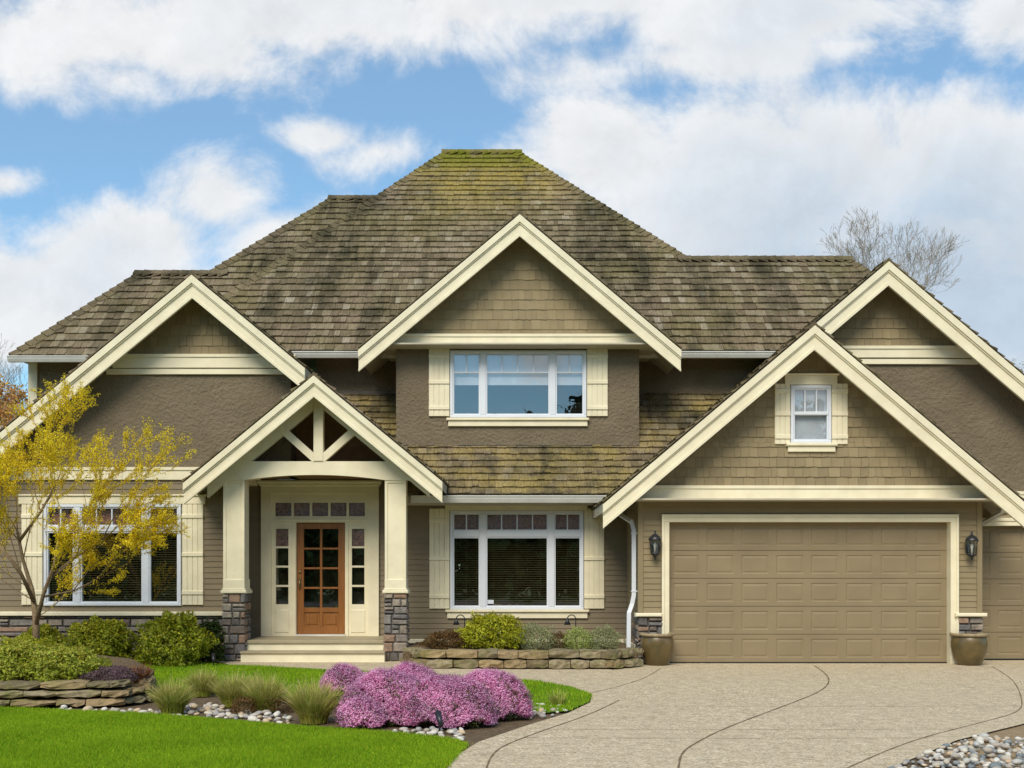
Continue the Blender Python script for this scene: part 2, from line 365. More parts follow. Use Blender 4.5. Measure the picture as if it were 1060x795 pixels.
def px(x, Y): return (x-CX)*Y/F
def pz(y, Y): return EYE+(HY-y)*Y/F
def gp(x, y, z=0.):                 # point on the ground plane of height z
    Y = (EYE-z)*F/(y-HY); return Vector((px(x, Y), Y, z))

def span(poly, v):
    us = []
    n = len(poly)
    for i in range(n):
        (u0, v0), (u1, v1) = poly[i], poly[(i+1) % n]
        if abs(v1-v0) < 1e-9:
            if abs(v-v0) < 1e-6: us += [u0, u1]
            continue
        t = (v-v0)/(v1-v0)
        if -1e-6 <= t <= 1+1e-6: us.append(u0+t*(u1-u0))
    return (min(us), max(us)) if us else None

def courses(mb, O, U, V, poly, row=.2, style='lap', w=.16, tb=.02, tt=.003, holes=(), jit=0.):
    O, U, V = Vector(O), Vector(U).normalized(), Vector(V).normalized(); N = U.cross(V)
    v0 = min(p[1] for p in poly); v1 = max(p[1] for p in poly)
    a = v0; k = 0
    while a < v1-1e-4:
        b = min(a+row, v1); cuts = sorted({a, b} | {h for H in holes for h in H[2:4] if a+1e-4 < h < b-1e-4})
        for s0, s1 in zip(cuts[:-1], cuts[1:]):
            mid = (s0+s1)/2; sp = span(poly, mid)
            if not sp: continue
            SA = span(poly, min(max(s0, v0+1e-5), v1-1e-5)) or sp; SB = span(poly, min(max(s1, v0+1e-5), v1-1e-5)) or sp
            lo, hi = min(SA[0], SB[0]), max(SA[1], SB[1])
            iv = [(lo, hi)]
            for hx0, hx1, hz0, hz1 in holes:
                if hz0 < mid < hz1:
                    nv = []
                    for p, q in iv:
                        if hx0 > p: nv.append((p, min(q, hx0)))
                        if hx1 < q: nv.append((max(p, hx1), q))
                    iv = [x for x in nv if x[1]-x[0] > 1e-3]
            for p, q in iv:
                if style == 'lap': pcs = [(p, q)]
                else:
                    pcs = []; u = p-random.random()*w
                    while u < q:
                        ww = w*random.uniform(.6, 1.35); pcs.append((max(u, p), min(u+ww-.005, q))); u += ww
                for c0, c1 in pcs:
                    if c1-c0 < .004: continue
                    dj = random.uniform(-jit, jit) if jit else 0
                    t_b = tb*(random.uniform(.75, 1.25) if style != 'lap' else 1)
                    fa = tt+(t_b-tt)*(b-s0)/(b-a) if b > a else t_b; fb = tt+(t_b-tt)*(b-s1)/(b-a)
                    if b-a < row*.99: pass
                    def cl(u, S): return min(max(u, S[0]), S[1])
                    A0, A1, B0, B1 = cl(c0, SA), cl(c1, SA), cl(c0, SB), cl(c1, SB)
                    if A1-A0 < .002 and B1-B0 < .002: continue
                    sa = s0+dj
                    if style != 'lap': s_k = random.uniform(-.008, .008)
                    else: s_k = 0
                    pts = [O+U*A0+V*(sa+s_k)+N*fa, O+U*A1+V*(sa-s_k)+N*(fa+abs(s_k)*.6), O+U*B1+V*s1+N*fb, O+U*B0+V*s1+N*fb, O+U*A0+V*sa, O+U*A1+V*sa, O+U*B1+V*s1, O+U*B0+V*s1]
                    fs = [(0, 1, 2, 3), (4, 5, 1, 0)]
                    if style != 'lap': fs += [(4, 0, 3, 7), (1, 5, 6, 2)]
                    mb.add(pts, fs)
        a = b; k += 1

# ------------------------------------------------------------------ the ground
def sheet(name, pts, z, mt, kind='structure', sub=1):
    mb = MB(); mb.m(mt); n = len(pts); mb.add([(p[0], p[1], z) for p in pts], [tuple(range(n))]); o = mb.build(name, None, origin=(0, 0, 0))
    import bmesh
    bm = bmesh.new(); bm.from_mesh(o.data); bmesh.ops.triangulate(bm, faces=bm.faces[:]); bm.normal_update()
    for f in bm.faces:
        if f.normal.z < 0: f.normal_flip()
    bm.to_mesh(o.data); bm.free()
    return tag(o, kind=kind)
def smooth_poly(P, it=2):
    for _ in range(it):
        Q = []; n = len(P)
        for i in range(n):
            a, b = P[i], P[(i+1) % n]; Q += [a*.75+b*.25, a*.25+b*.75]
        P = Q
    return P
sheet('ground', [(-600, -600), (600, -600), (600, 900), (-600, 900)], -.03, M['ground'])
sheet('garden_soil', [(-16, -2), (4, 6), (3, 20.2), (-16, 20.2)], -.012, M['soil'])
sheet('soil', [gp(1180, 700)[:2], gp(1000, 762)[:2], gp(905, 800)[:2], (1.5, 3), (14, 3), (16, 14)], -.018, M['tansoil'])
G = lambda *a: [gp(x, y) for x, y in a]
drive_edge_l = G((462, 795), (474, 781), (495, 768), (548, 750), (588, 738), (611, 727), (613, 719), (592, 711), (545, 704), (450, 699), (350, 694), (240, 688.5))
drive_edge_r = G((1300, 725), (1120, 732), (1060, 749), (991, 766), (921, 795))
dp = [Vector((-2.6, -6, 0)), Vector((-1.15, 4, 0))] + drive_edge_l + [Vector((-5.3, 18.75, 0)), Vector((13, 18.85, 0))] + drive_edge_r + [Vector((1.9, 4, 0)), Vector((2.0, -6, 0))]
sheet('driveway', [(p.x, p.y) for p in dp], 0.0, M['drive'])
sheet('road', [(-60, -14), (60, -14), (60, -6), (-60, -6)], 0.0, M['asphalt'])
lawn1 = [Vector((-14, 3, 0)), Vector((-1.2, 3.2, 0))] + G((462, 795.5), (474, 781.5), (484, 772), (470, 767), (400, 760), (300, 752), (190, 743), (60, 736), (-60, 734), (-300, 731))
lawn2 = G((100, 686.5), (180, 686.5), (240, 689), (350, 694.5), (450, 699.5), (545, 704.5), (591, 711.5), (612, 719.5), (610, 727), (588, 737), (560, 739), (500, 735), (430, 735), (330, 728), (250, 719), (165, 715), (148, 705), (140, 694))
sheet('lawn', [(p.x, p.y) for p in lawn1], .012, M['turf']); sheet('back_lawn', [(p.x, p.y) for p in lawn2], .012, M['turf'])

def ribbon(mb, pts, w, z):
    P = [Vector(p) for p in pts]
    for _ in range(3): P = [P[0]]+[q for a, b in zip(P[:-1], P[1:]) for q in (a*.75+b*.25, a*.25+b*.75)]+[P[-1]]
    L = []; 
    for i, p in enumerate(P):
        t = (P[min(i+1, len(P)-1)]-P[max(0, i-1)]).normalized(); n = Vector((-t.y, t.x, 0)); ww = w*(1+.3*math.sin(i*1.7))
        L += [p+n*ww/2+Vector((0, 0, z)), p-n*ww/2+Vector((0, 0, z))]
    mb.add(L, [(2*i, 2*i+1, 2*i+3, 2*i+2) for i in range(len(P)-1)])
mb = MB(); mb.m(M['joint'])
for w, pl in ((.018, [(702, 797), (705, 779), (722, 768), (752, 753), (817, 729), (852, 715), (860, 704), (852, 695), (843, 689)]),
              (.012, [(873, 797), (920, 776), (960, 762), (1020, 747), (1056, 737), (1059, 725), (1050, 704), (1027, 690)]),
              (.015, [(503, 797), (508, 783), (520, 772), (563, 756), (610, 740), (641, 725)]),
              (.011, [(613, 717), (640, 711), (668, 702), (684, 692)])):
    ribbon(mb, G(*pl), w, .004)
for yy, xa, xb in ((755, 560, 990), (731, 640, 1052), (764, 540, 960)): ribbon(mb, G((xa, yy), ((xa+xb)/2, yy+.7), (xb, yy)), .008, .0043)
tag(mb.build('driveway_joints', None, origin=(0, 0, 0)), kind='structure')

def in_poly(P, X, Y):
    r = np.zeros(len(X), bool); n = len(P)
    for i in range(n):
        a, b = P[i], P[(i+1) % n]
        c = (a.y > Y) != (b.y > Y)
        with np.errstate(divide='ignore', invalid='ignore'): r ^= c & (X < (b.x-a.x)*(Y-a.y)/(b.y-a.y+1e-12)+a.x)
    return r
def grass_patch(name, poly, n, ymin, ymax, xmin, xmax, label, h=.032):
    X = rs.uniform(xmin, xmax, n); Y = ymin+(ymax-ymin)*rs.power(1.0, n)
    k = in_poly(poly, X+rs.normal(0, .022, n), Y+rs.normal(0, .03, n)) & (np.abs(X) < Y*.52+.3); X, Y = X[k], Y[k]; n = len(X)
    H = h*rs.uniform(.5, 1.25, n)*(1+.25*np.sin(X*3.1+np.sin(Y*2.3)*2)); a = rs.uniform(0, 6.283, n); w = rs.uniform(.0022, .004, n)*(Y/9)
    lx, ly = rs.normal(0, .35, n)*H, rs.normal(0, .35, n)*H
    dx, dy = np.cos(a)*w, np.sin(a)*w
    V = np.zeros((n, 3, 3)); V[:, 0] = np.c_[X-dx, Y-dy, np.full(n, .01)]; V[:, 1] = np.c_[X+dx, Y+dy, np.full(n, .01)]; V[:, 2] = np.c_[X+lx, Y+ly, .01+H]
    C = rs.uniform(0, 1, (n, 3)); C[:, 1] *= C[:, 1]
    o = quads(name, V, C, M['grass'], None, (0, 0, 0), 3)
    tag(o, label, 'grass', kind='stuff')
grass_patch('lawn_grass', lawn1, 620000, 7.9, 12.6, -7, .1, 'bright green mown grass filling the front lawn at bottom left')
grass_patch('back_lawn_grass', lawn2, 200000, 11.6, 18.5, -8, 2, 'bright green strip of grass between the porch steps and the flower bed')

# ------------------------------------------------------------------ the house
house = empty('house', (0, 21, 0), 'large tan craftsman house with cream gable trim and weathered cedar shake roof', 'house')

def hip_body(mb, x0, x1, y0, y1, ze, rx0, rx1, ry, zr):
    v = [(x0, y0, ze), (x1, y0, ze), (x1, y1, ze), (x0, y1, ze), (rx0, ry, zr), (rx1, ry, zr)]
    mb.m(M['shake']).add([Vector(p)-Vector((0, 0, .01)) for p in v], [(0, 1, 5, 4), (1, 2, 5), (2, 3, 4, 5), (3, 0, 4)], (.4, .4, .4))
    mb.m(M['soffit']).add([(x0, y0, ze-.02), (x1, y0, ze-.02), (x1, y1, ze-.02), (x0, y1, ze-.02)], [(0, 3, 2, 1)])
def plane_shakes(mb, A, B, pts, row=.25, w=.17, tb=.036):
    """A->B is the eave (left to right seen from outside); pts 3D convex polygon on the plane"""
    mb.m(M['shake'])
    A, B = Vector(A), Vector(B); U = (B-A).normalized()
    P = [Vector(p) for p in pts]; far = max(P, key=lambda p: ((p-A)-U*(p-A).dot(U)).length); V = (far-A)-U*(far-A).dot(U); V.normalize()
    poly = [((p-A).dot(U), (p-A).dot(V)) for p in P]
    courses(mb, A, U, V, poly, row, 'shake', w, tb, .004, jit=.014)
def caps(mb, A, B, wid=.14, th=.05, step=.21, nx=None):
    if abs(A[2]-B[2]) < .01: th *= .65
    """overlapping cap shakes along a hip or ridge"""
    A, B = Vector(A), Vector(B); t = (B-A).normalized(); L = (B-A).length; s = t.cross(Vector((0, 0, 1))).normalized(); n = s.cross(t).normalized()
    if n.z < 0: n = -n
    mb.m(M['shake']); k = 0.; drop = .09
    while k < L:
        e = min(k+step+.03, L+.02); h0 = th*random.uniform(.9, 1.2); h1 = .022; a, b = A+t*k, A+t*e; w_ = wid*random.uniform(.9, 1.1)
        v = [a-s*w_-n*(drop-h0), a+n*(h0+.02), a+s*w_-n*(drop-h0), b-s*w_-n*(drop-h1), b+n*(h1+.02), b+s*w_-n*(drop-h1), a-s*w_-n*drop*1.6, a+s*w_-n*drop*1.6]
        mb.add(v, [(0, 1, 4, 3), (1, 2, 5, 4), (6, 7, 2, 1, 0), (6, 0, 3), (7, 5, 2)], (random.random()*.45, random.random(), 0)); k += step

# main pyramid with its right wing
YE, ZE = 21.1, 5.94
YR = 27.36; ZR = pz(157.5, YR); XL, XRr = px(462, YR), px(535, YR); run = YR-YE; pm_ = (ZR-ZE)/run
ex0, ex1 = XL-5.65, XRr+run; kl = 5.65/run
YW = 23.6; ZW = ZE+pm_*(YW-YE); XW1 = px(877, YW); run2 = YW-YE; ew1 = 9.60
xm = XRr+(ZR-ZW)/pm_            # where the right hip meets the lower ridge
mb = MB()
hip_body(mb, ex0, ex1, YE, YR+run, ZE, XL, XRr, YR, ZR)
hip_body(mb, 0, ew1, YE+.01, YW+run2, ZE-.012, 2, XW1, YW, ZW-.012)
plane_shakes(mb, (ex0, YE, ZE), (ew1, YE, ZE), [(ex0, YE, ZE), (ew1, YE, ZE), (XW1, YW, ZW), (XL-(ZR-ZW)/pm_*kl, YW, ZW)])
plane_shakes(mb, (ex0, YE, ZE), (ex1, YE, ZE), [(XL-(ZR-ZW)/pm_*kl, YW, ZW), (xm, YW, ZW), (XRr, YR, ZR), (XL, YR, ZR)])
plane_shakes(mb, (ex0, YR+run, ZE), (ex0, YE, ZE), [(ex0, YR+run, ZE), (ex0, YE, ZE), (XL, YR, ZR)], row=.3, w=.3)
plane_shakes(mb, (ex1, YE, ZE), (ex1, YR+run, ZE), [(ex1, YE, ZE), (ex1, YR+run, ZE), (XRr, YR, ZR)], row=.3, w=.3)
plane_shakes(mb, (ew1, YE, ZE), (ew1, YW+run2, ZE), [(ew1, YE, ZE), (ew1, YW+run2, ZE), (XW1, YW, ZW)], row=.3, w=.3)
caps(mb, (ex0, YE, ZE), (XL, YR, ZR)); caps(mb, (xm, YW, ZW), (XRr, YR, ZR)); caps(mb, (XL-.12, YR, ZR+.03), (XRr+.12, YR, ZR+.03), .13, .05)
caps(mb, (XW1+.1, YW, ZW+.03), (xm-.2, YW, ZW+.03)); caps(mb, (ew1, YE, ZE), (XW1, YW, ZW))
mb.build('roof', house).__setitem__('label', 'tall hipped main roof with mossy ridge')
# left rear roof: low hip plus the taller hip behind
YL = 21.9; ZL = pz(367, YL)-.03; XcL = px(11, YL); YLr = YL*1.0896; ZLr = pz(283, YLr); XLr = px(145, YLr); pl_ = (ZLr-ZL)/(YLr-YL)
YH = 25.98; ZH = ZL+pl_*(YH-YL); XH = px(345, YH); zr = ZLr; XHl = XH-(YH-YLr)-.3
mb = MB()
hip_body(mb, XcL, 0, YL, 2*YLr-YL, ZL, XLr, -2, YLr, ZLr)
mb.m(M['shake']).add([(XHl, YLr, ZLr-.02), (0, YLr, ZLr-.02), (0, YH, ZH-.02), (XH, YH, ZH-.02), (XHl, 2*YH-YLr, ZLr-.02), (0, 2*YH-YLr, ZLr-.02)], [(0, 1, 2, 3), (4, 0, 3), (5, 4, 3, 2)], (.4, .4, .4))
plane_shakes(mb, (XcL, YL, ZL), (0, YL, ZL), [(XcL, YL, ZL), (-3, YL, ZL), (-3, YLr, ZLr), (XLr, YLr, ZLr)])
plane_shakes(mb, (XcL, YL, ZL), (0, YL, ZL), [(XHl, YLr, ZLr), (-2, YLr, ZLr), (-2, YH, ZH), (XH, YH, ZH)])
plane_shakes(mb, (XcL, 2*YLr-YL, ZL), (XcL, YL, ZL), [(XcL, 2*YLr-YL, ZL), (XcL, YL, ZL), (XLr, YLr, ZLr)], w=.3)
plane_shakes(mb, (XHl, 2*YH-YLr, ZLr), (XHl, YLr, ZLr), [(XHl, 2*YH-YLr, ZLr), (XHl, YLr, ZLr), (XH, YH, ZH)], w=.3)
caps(mb, (XcL, YL, ZL), (XLr, YLr, ZLr)); caps(mb, (XHl, YLr, ZLr), (XH, YH, ZH)); caps(mb, (XLr-.12, YLr, ZLr+.03), (XHl+.4, YLr, ZLr+.03)); caps(mb, (XH-.12, YH, ZH+.03), (XH+2, YH, ZH+.03))
mb.build('roof', house).__setitem__('label', 'left rear hipped roof in two heights')
# low roof above the ground-floor window
LY, LZ, LP = 19.35, 2.97, .945; LT = 21.75
def lz(y): return LZ+LP*(y-LY)
mb = MB()
for x0, x1, ya in ((-2.0, 5.2, LY), (-4.05, -2.0, 20.35)):
    mb.m(M['soffit']).prismx([(ya, lz(ya)-.03), (LT, lz(LT)-.03), (LT, lz(LT)-.15), (ya, lz(ya)-.15)], x0, x1)
    plane_shakes(mb, (x0, LY, LZ), (x1, LY, LZ), [(x0, ya, lz(ya)), (x1, ya, lz(ya)), (x1, LT, lz(LT)), (x0, LT, lz(LT))], row=.2)
mb.build('roof', house).__setitem__('label', 'low mossy roof under the middle gable')

def gable_roof(cx_, za, yf, yb, hl, hr, pitch, name='roof', label=None, th=.15):
    mb = MB(); 
    for sgn, h in ((-1, hl), (1, hr)):
        zf = za-pitch*h; xe = cx_+sgn*h
        # slab
        mb.m(M['soffit']); v = []
        for y in (yf+.03, yb):
            v += [(cx_, y, za-.02), (xe, y, zf-.02), (xe, y, zf-.02-th), (cx_, y, za-.02-th)]
        mb.add(v, [(0, 1, 2, 3), (4, 7, 6, 5), (0, 4, 5, 1), (1, 5, 6, 2), (2, 6, 7, 3)])
        if sgn < 0: A, B = (xe, yb, zf), (xe, yf-.03, zf)
        else: A, B = (xe, yf-.03, zf), (xe, yb, zf)
        plane_shakes(mb, A, B, [A, B, (cx_, B[1], za), (cx_, A[1], za)], row=.2, w=.15, tb=.04)
    caps(mb, (cx_, yf-.04, za+.0), (cx_, yb, za+.0), .10, .015)
    o = mb.build(name, house)
    if label: o['label'] = label
def rake(cx_, za, y, hl, hr, pitch, vt, label=None, plumb=.26):
    """pair of rake boards: broad board with a crown board standing proud above it"""
    mb = MB(); mb.m(M['cream'])
    za -= .035
    for sgn, h in ((-1, hl), (1, hr)):
        def strip(d0, d1, y0, y1, hh):
            P = [(cx_, za-d0), (cx_+sgn*hh, za-pitch*hh-d0), (cx_+sgn*hh, za-pitch*hh-d1), (cx_, za-d1)]
            mb.prism(P if sgn > 0 else P[::-1], y0, y1)
        strip(0, vt, y, y+.04, h-.004)
        strip(0, vt*.34, y-.045, y+.001, h)
        strip(vt*.34, vt*.42, y-.022, y+.001, h)
        strip(vt*.86, vt, y-.018, y+.001, h-.002)
    o = mb.build('rake_board', house)
    if label: o['label'] = label

# gable definitions: apex pixel, plane depth
def gable(apx, apy, yf, yb, hl, hr, pitch, vt, label):
    cx_, za = px(apx, yf), pz(apy, yf)
    gable_roof(cx_, za, yf, yb, hl, hr, pitch, 'roof', 'gable roof of the '+label); rake(cx_, za, yf, hl, hr, pitch, vt, 'cream rake boards of the '+label)
    return cx_, za
PT = .84
YG1, WG1 = 18.6, 19.1
g1 = gable(199, 283, YG1, 22.9, 4.75, px(316, YG1)-px(199, YG1), PT-.015, .40, 'left gable')
YGC, WGC = 19.9, 20.4
gc = gable(538, 220.5, YGC, 24.5, px(538, YGC)-px(371, YGC), px(705, YGC)-px(538, YGC), PT, .40, 'middle gable')
YGG, WGG = 17.6, 18.1
gg = gable(843, 335, YGG, 21.7, px(843, YGG)-px(624, YGG), 3.51, PT+.005, .40, 'garage gable')
YG2, WG2 = 18.35, 18.8
g2 = gable(919.5, 269, YG2, 23.2, 1.9, 5.2, PT+.01, .41, 'right gable')
YP, WP = 18.2, 18.6
gpo = gable(325, 387, YP, 21.6, px(325, YP)-px(190, YP), px(458, YP)-px(325, YP), .825, .36, 'porch')

# ---- walls: sheets with holes for the openings
def solid(holes, z):
    iv = [(-99, 99)]
    for H in holes:
        if H[2] < z < H[3]: iv = [q for p in iv for q in ((p[0], min(p[1], H[0])), (max(p[0], H[1]), p[1])) if q[1] > q[0]]
    return iv
def wallsheet(name, mt, poly, y, holes=(), style='lap', row=.1, w=.15, tb=.014, label=None):
    mb = MB(); mb.m(mt)
    if style == 'flat':
        zs = [p[1] for p in poly]; zs = sorted(set(zs) | {h for H in holes for h in H[2:4] if min(zs) < h < max(zs)})
        v0, v1 = zs[0], zs[-1]
        for a, b in zip(zs[:-1], zs[1:]):
            iv = solid(holes, (a+b)/2)
            SA, SB = span(poly, a+1e-5), span(poly, b-1e-5)
            for p, q in iv:
                c = lambda u, S: min(max(u, S[0]), S[1])
                P = [(c(p, SA), a), (c(q, SA), a), (c(q, SB), b), (c(p, SB), b)]
                mb.prism(P, y, y+.12)
    else:
        courses(mb, (0, y, 0), (1, 0, 0), (0, 0, 1), poly, row, style, w, tb, .002, holes)
        mb.cur = 0
        zs = [p[1] for p in poly]; zs = sorted(set(zs) | {h for H in holes for h in H[2:4] if min(zs) < h < max(zs)})
        for a, b in zip(zs[:-1], zs[1:]):
            iv = solid(holes, (a+b)/2)
            SA, SB = span(poly, a+1e-5), span(poly, b-1e-5); c = lambda u, S: min(max(u, S[0]), S[1])
            for p, q in iv: mb.prism([(c(p, SA), a), (c(q, SA), a), (c(q, SB), b), (c(p, SB), b)], y+.004, y+.1)
    o = mb.build(name, house)
    if label: o['label'] = label
    return o
def side_wall(x, y0, y1, z0, z1, face, mt, name='side_wall', lap=True):
    mb = MB(); mb.m(mt)
    if lap:
        if face < 0: courses(mb, (x, y1, 0), (0, -1, 0), (0, 0, 1), [(0, z0), (y1-y0, z0), (y1-y0, z1), (0, z1)], .1, 'lap', tb=.014)
        else: courses(mb, (x, y0, 0), (0, 1, 0), (0, 0, 1), [(0, z0), (y1-y0, z0), (y1-y0, z1), (0, z1)], .1, 'lap', tb=.014)
    mb.box(min(x, x-face*.1)+.003*(-face if face < 0 else 0), max(x, x-face*.1)-.003*(face > 0), y0, y1, z0, z1)
    return mb.build(name, house)
def band(x0, x1, z0, z1, y, t=.05, mt='cream', lip=True, name='trim_band'):
    mb = MB(); mb.m(M[mt]).box(x0, x1, y-t, y+.001, z0, z1, .006)
    if lip: mb.box(x0, x1, y-t-.018, y-t+.002, z1-.05, z1+.003)
    return mb.build(name, house)

def gable_poly(cx_, za, pitch, zb, zt=None, wall_inset=.0, hl=9, hr=9):
    """triangle (or trapezoid) under the rakes down to zb"""
    zt_ = za if zt is None else zt
    a = lambda z: (za-z)/pitch
    P = [(cx_-min(a(zb), hl), zb), (cx_+min(a(zb), hr), zb)]
    if zt is None: P.append((cx_, za))
    else: P += [(cx_+min(a(zt_), hr), zt_), (cx_-min(a(zt_), hl), zt_)]
    return P

# windows -------------------------------------------------------------
def window(x0, x1, z0, z1, y, cols, splits, trans=None, muntin_v=None, blind='slat', glass='glass', meet=None, label=None, fw=.055, head=None, sill=None):
    """white frame around the opening; cols = interior mullion centres; trans=(zlo,zhi) transom bar"""
    mb = MB(); mb.m(M['white']); yf = y-.045
    def bar(a, b, c, d_, yy=yf, bev=.008): mb.box(a, b, yy, y+.05, c, d_, bev)
    bar(x0, x1, z1-fw, z1); bar(x0, x1, z0, z0+fw); bar(x0, x0+fw, z0+fw, z1-fw); bar(x1-fw, x1, z0+fw, z1-fw)
    mw = .12*1.0
    edges = [x0+fw]
    for c in cols: bar(c-mw/2, c+mw/2, z0+fw, z1-fw, yf+.004); edges += [c-mw/2, c+mw/2]
    edges.append(x1-fw)
    cells = list(zip(edges[0::2], edges[1::2]))
    # inner sash lips
    zr_ = [(z0+fw, z1-fw)] if trans is None else [(z0+fw, trans[0]), (trans[1], z1-fw)]
    if trans:
        for a, b in cells: bar(a, b, trans[0], trans[1], yf+.006)
    for a, b in cells:
        for c, d_ in zr_:
            l = .022
            for q in ((a, b, c, c+l), (a, b, d_-l, d_), (a, a+l, c+l, d_-l), (b-l, b, c+l, d_-l)): mb.box(q[0], q[1], yf+.022, y+.05, q[2], q[3])
    # muntins
    mt_ = muntin_v
    if mt_:
        za_, zb_, ns, hbar = mt_
        for (a, b), n in zip(cells, ns):
            for k in range(1, n): c = a+(b-a)*k/n; mb.box(c-.011, c+.011, y-.012, y+.03, za_, zb_)
            if hbar: mb.box(a, b, y-.0125, y+.0295, za_-.022, za_)
    if meet is not None: bar(x0+fw, x1-fw, meet-.03, meet+.03, yf+.01)
    win = mb.build('window', house)
    if label: win['label'] = label
    g = MB(); g.m(M[glass])
    for a, b in cells:
        for i, (c, d_) in enumerate(zr_):
            g.m(M['glasstex'] if (trans and i == 1 and glass == 'glass' and blind == 'slat_t') else M[glass])
            g.add([(a, y+.012, c), (b, y+.012, c), (b, y+.012, d_), (a, y+.012, d_)], [(0, 1, 2, 3)])
    g.build('pane', win)
    # room behind: dark reveal
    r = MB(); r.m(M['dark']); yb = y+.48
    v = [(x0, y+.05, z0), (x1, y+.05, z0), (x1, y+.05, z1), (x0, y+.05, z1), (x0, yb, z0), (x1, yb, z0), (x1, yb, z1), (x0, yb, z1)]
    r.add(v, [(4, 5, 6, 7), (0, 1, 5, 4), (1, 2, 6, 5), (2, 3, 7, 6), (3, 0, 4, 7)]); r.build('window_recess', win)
    b_ = MB()
    if blind.startswith('slat'):
        b_.m(M['blind']); zt = (trans[0] if trans else z1-fw)
        for a, b in cells:
            z = z0+fw+.02
            while z < zt-.01:
                b_.add([(a+.01, y+.075, z), (b-.01, y+.075, z), (b-.01, y+.108, z+.012), (a+.01, y+.108, z+.012)], [(0, 1, 2, 3), (3, 2, 1, 0)][:1]); z += .042
            for k in (.12, .5, .88):
                xx = a+(b-a)*k; b_.box(xx-.002, xx+.002, y+.07, y+.074, z0+fw, zt)
        if trans:
            b_.m(M['transom'])
            for a, b in cells: b_.box(a, b, y+.09, y+.11, trans[1]-.02, z1-fw)
        b_.build('blind', win)
    elif blind == 'shade':
        b_.m(M['blind_light'])
        for (a, b), zz in zip(cells, splits): b_.box(a, b, y+.07, y+.085, zz, z1-fw)
        b_.build('roller_shade', win)
    return win
def shutter(x0, x1, z0, z1, y, battens=4):
    mb = MB(); mb.m(M['cream']); n = battens; w = (x1-x0)/n
    for i in range(n): mb.box(x0+i*w+.004, x0+(i+1)*w-.004, y-.04, y+.002, z0, z1, .004)
    mb.box(x0+.002, x1-.002, y-.028, y+.003, z0+.002, z1-.002)
    H = z1-z0
    for c in ((.5,) if H < 1.0 else (.12, .5, .88))[:]:
        mb.box(x0, x1, y-.058, y-.03, z0+H*c-.035, z0+H*c+.035, .006)
    if H < 1.0: mb.box(x0, x1, y-.056, y-.03, z1-.16, z1-.10, .005); mb.box(x0, x1, y-.056, y-.03, z0+.08, z0+.14, .005)
    return mb.build('shutter', house)
def sillp(x0, x1, z0, z1, y, win):
    mb = MB(); mb.m(M['cream']).box(x0, x1, y-.05, y+.002, z0, z1-.05, .006); mb.box(x0-.03, x1+.03, y-.085, y+.002, z1-.05, z1, .01); return mb.build('sill', win)
def headp(x0, x1, z0, z1, y, win):
    mb = MB(); mb.m(M['cream']).box(x0, x1, y-.048, y+.002, z0, z1-.03, .005); mb.box(x0-.03, x1+.03, y-.075, y+.002, z1-.03, z1, .008); return mb.build('head_trim', win)

# ---- LEFT WING
Y = WG1; Zc = lambda yy: pz(yy, Y); Xc = lambda xx: px(xx, Y)
cap = Zc(633); XR1 = -4.94
w1 = dict(x0=Xc(46), x1=Xc(188), z0=Zc(627), z1=Zc(522))
H1 = [(w1['x0']+.03, w1['x1']-.03, w1['z0']+.03, w1['z1']-.03)]
XLW = -9.7
wallsheet('siding_wall', M['siding_shaded'], [(XLW, cap), (XR1, cap), (XR1, Zc(497)), (XLW, Zc(497))], Y, H1, label='lap siding around the left window')
wallsheet('stucco_wall', M['stucco'], gable_poly(g1[0], g1[1]-.05, PT-.015, Zc(486), Zc(386), hr=1.62, hl=4.15), Y, style='flat')
wallsheet('gable_shingles', M['wshingle'], gable_poly(g1[0], g1[1]-.05, PT-.015, Zc(369)), Y-.0, style='shake', row=.19, w=.16)
band(XLW, XR1+.42, Zc(497), Zc(484), Y, .05)
zb1, zb2 = Zc(381.5), Zc(367.5)
hw = (g1[1]-.04-zb2)/(PT-.015)
band(g1[0]-hw, g1[0]+1.72, zb1, zb2, Y, .07); band(g1[0]-hw-.12, g1[0]+1.72, Zc(388), zb1-.012, Y, .05, lip=False)
win = window(**w1, y=Y, cols=[Xc(80.5), Xc(151.5)], splits=None, trans=(Zc(550.5), Zc(544.5)), muntin_v=(Zc(544), Zc(525), (2, 4, 2), False), blind='slat_t', label='left ground-floor window with a white frame and lowered blinds')
headp(Xc(20), Xc(213), w1['z1']+.002, Zc(512), Y, win)
shutter(Xc(189), Xc(211), Zc(626), Zc(522), Y); shutter(Xc(23), Xc(45), Zc(626), Zc(522), Y)
mb = MB(); mb.m(M['cream']).box(XLW-.05, XR1+.02, Y-.13, Y+.002, cap-.075, cap, .01); mb.build('water_table', house)
side_wall(XR1, Y, 20.0, .0, 3.3, 1, M['siding_shaded'])
side_wall(XLW, Y, 26, 0, 3.3, -1, M['siding'])
mb = MB(); mb.m(M['stucco']).box(g1[0]+1.50, g1[0]+1.62, Y+.12, 21.7, 3.3, 5.3); mb.build('side_wall', house)

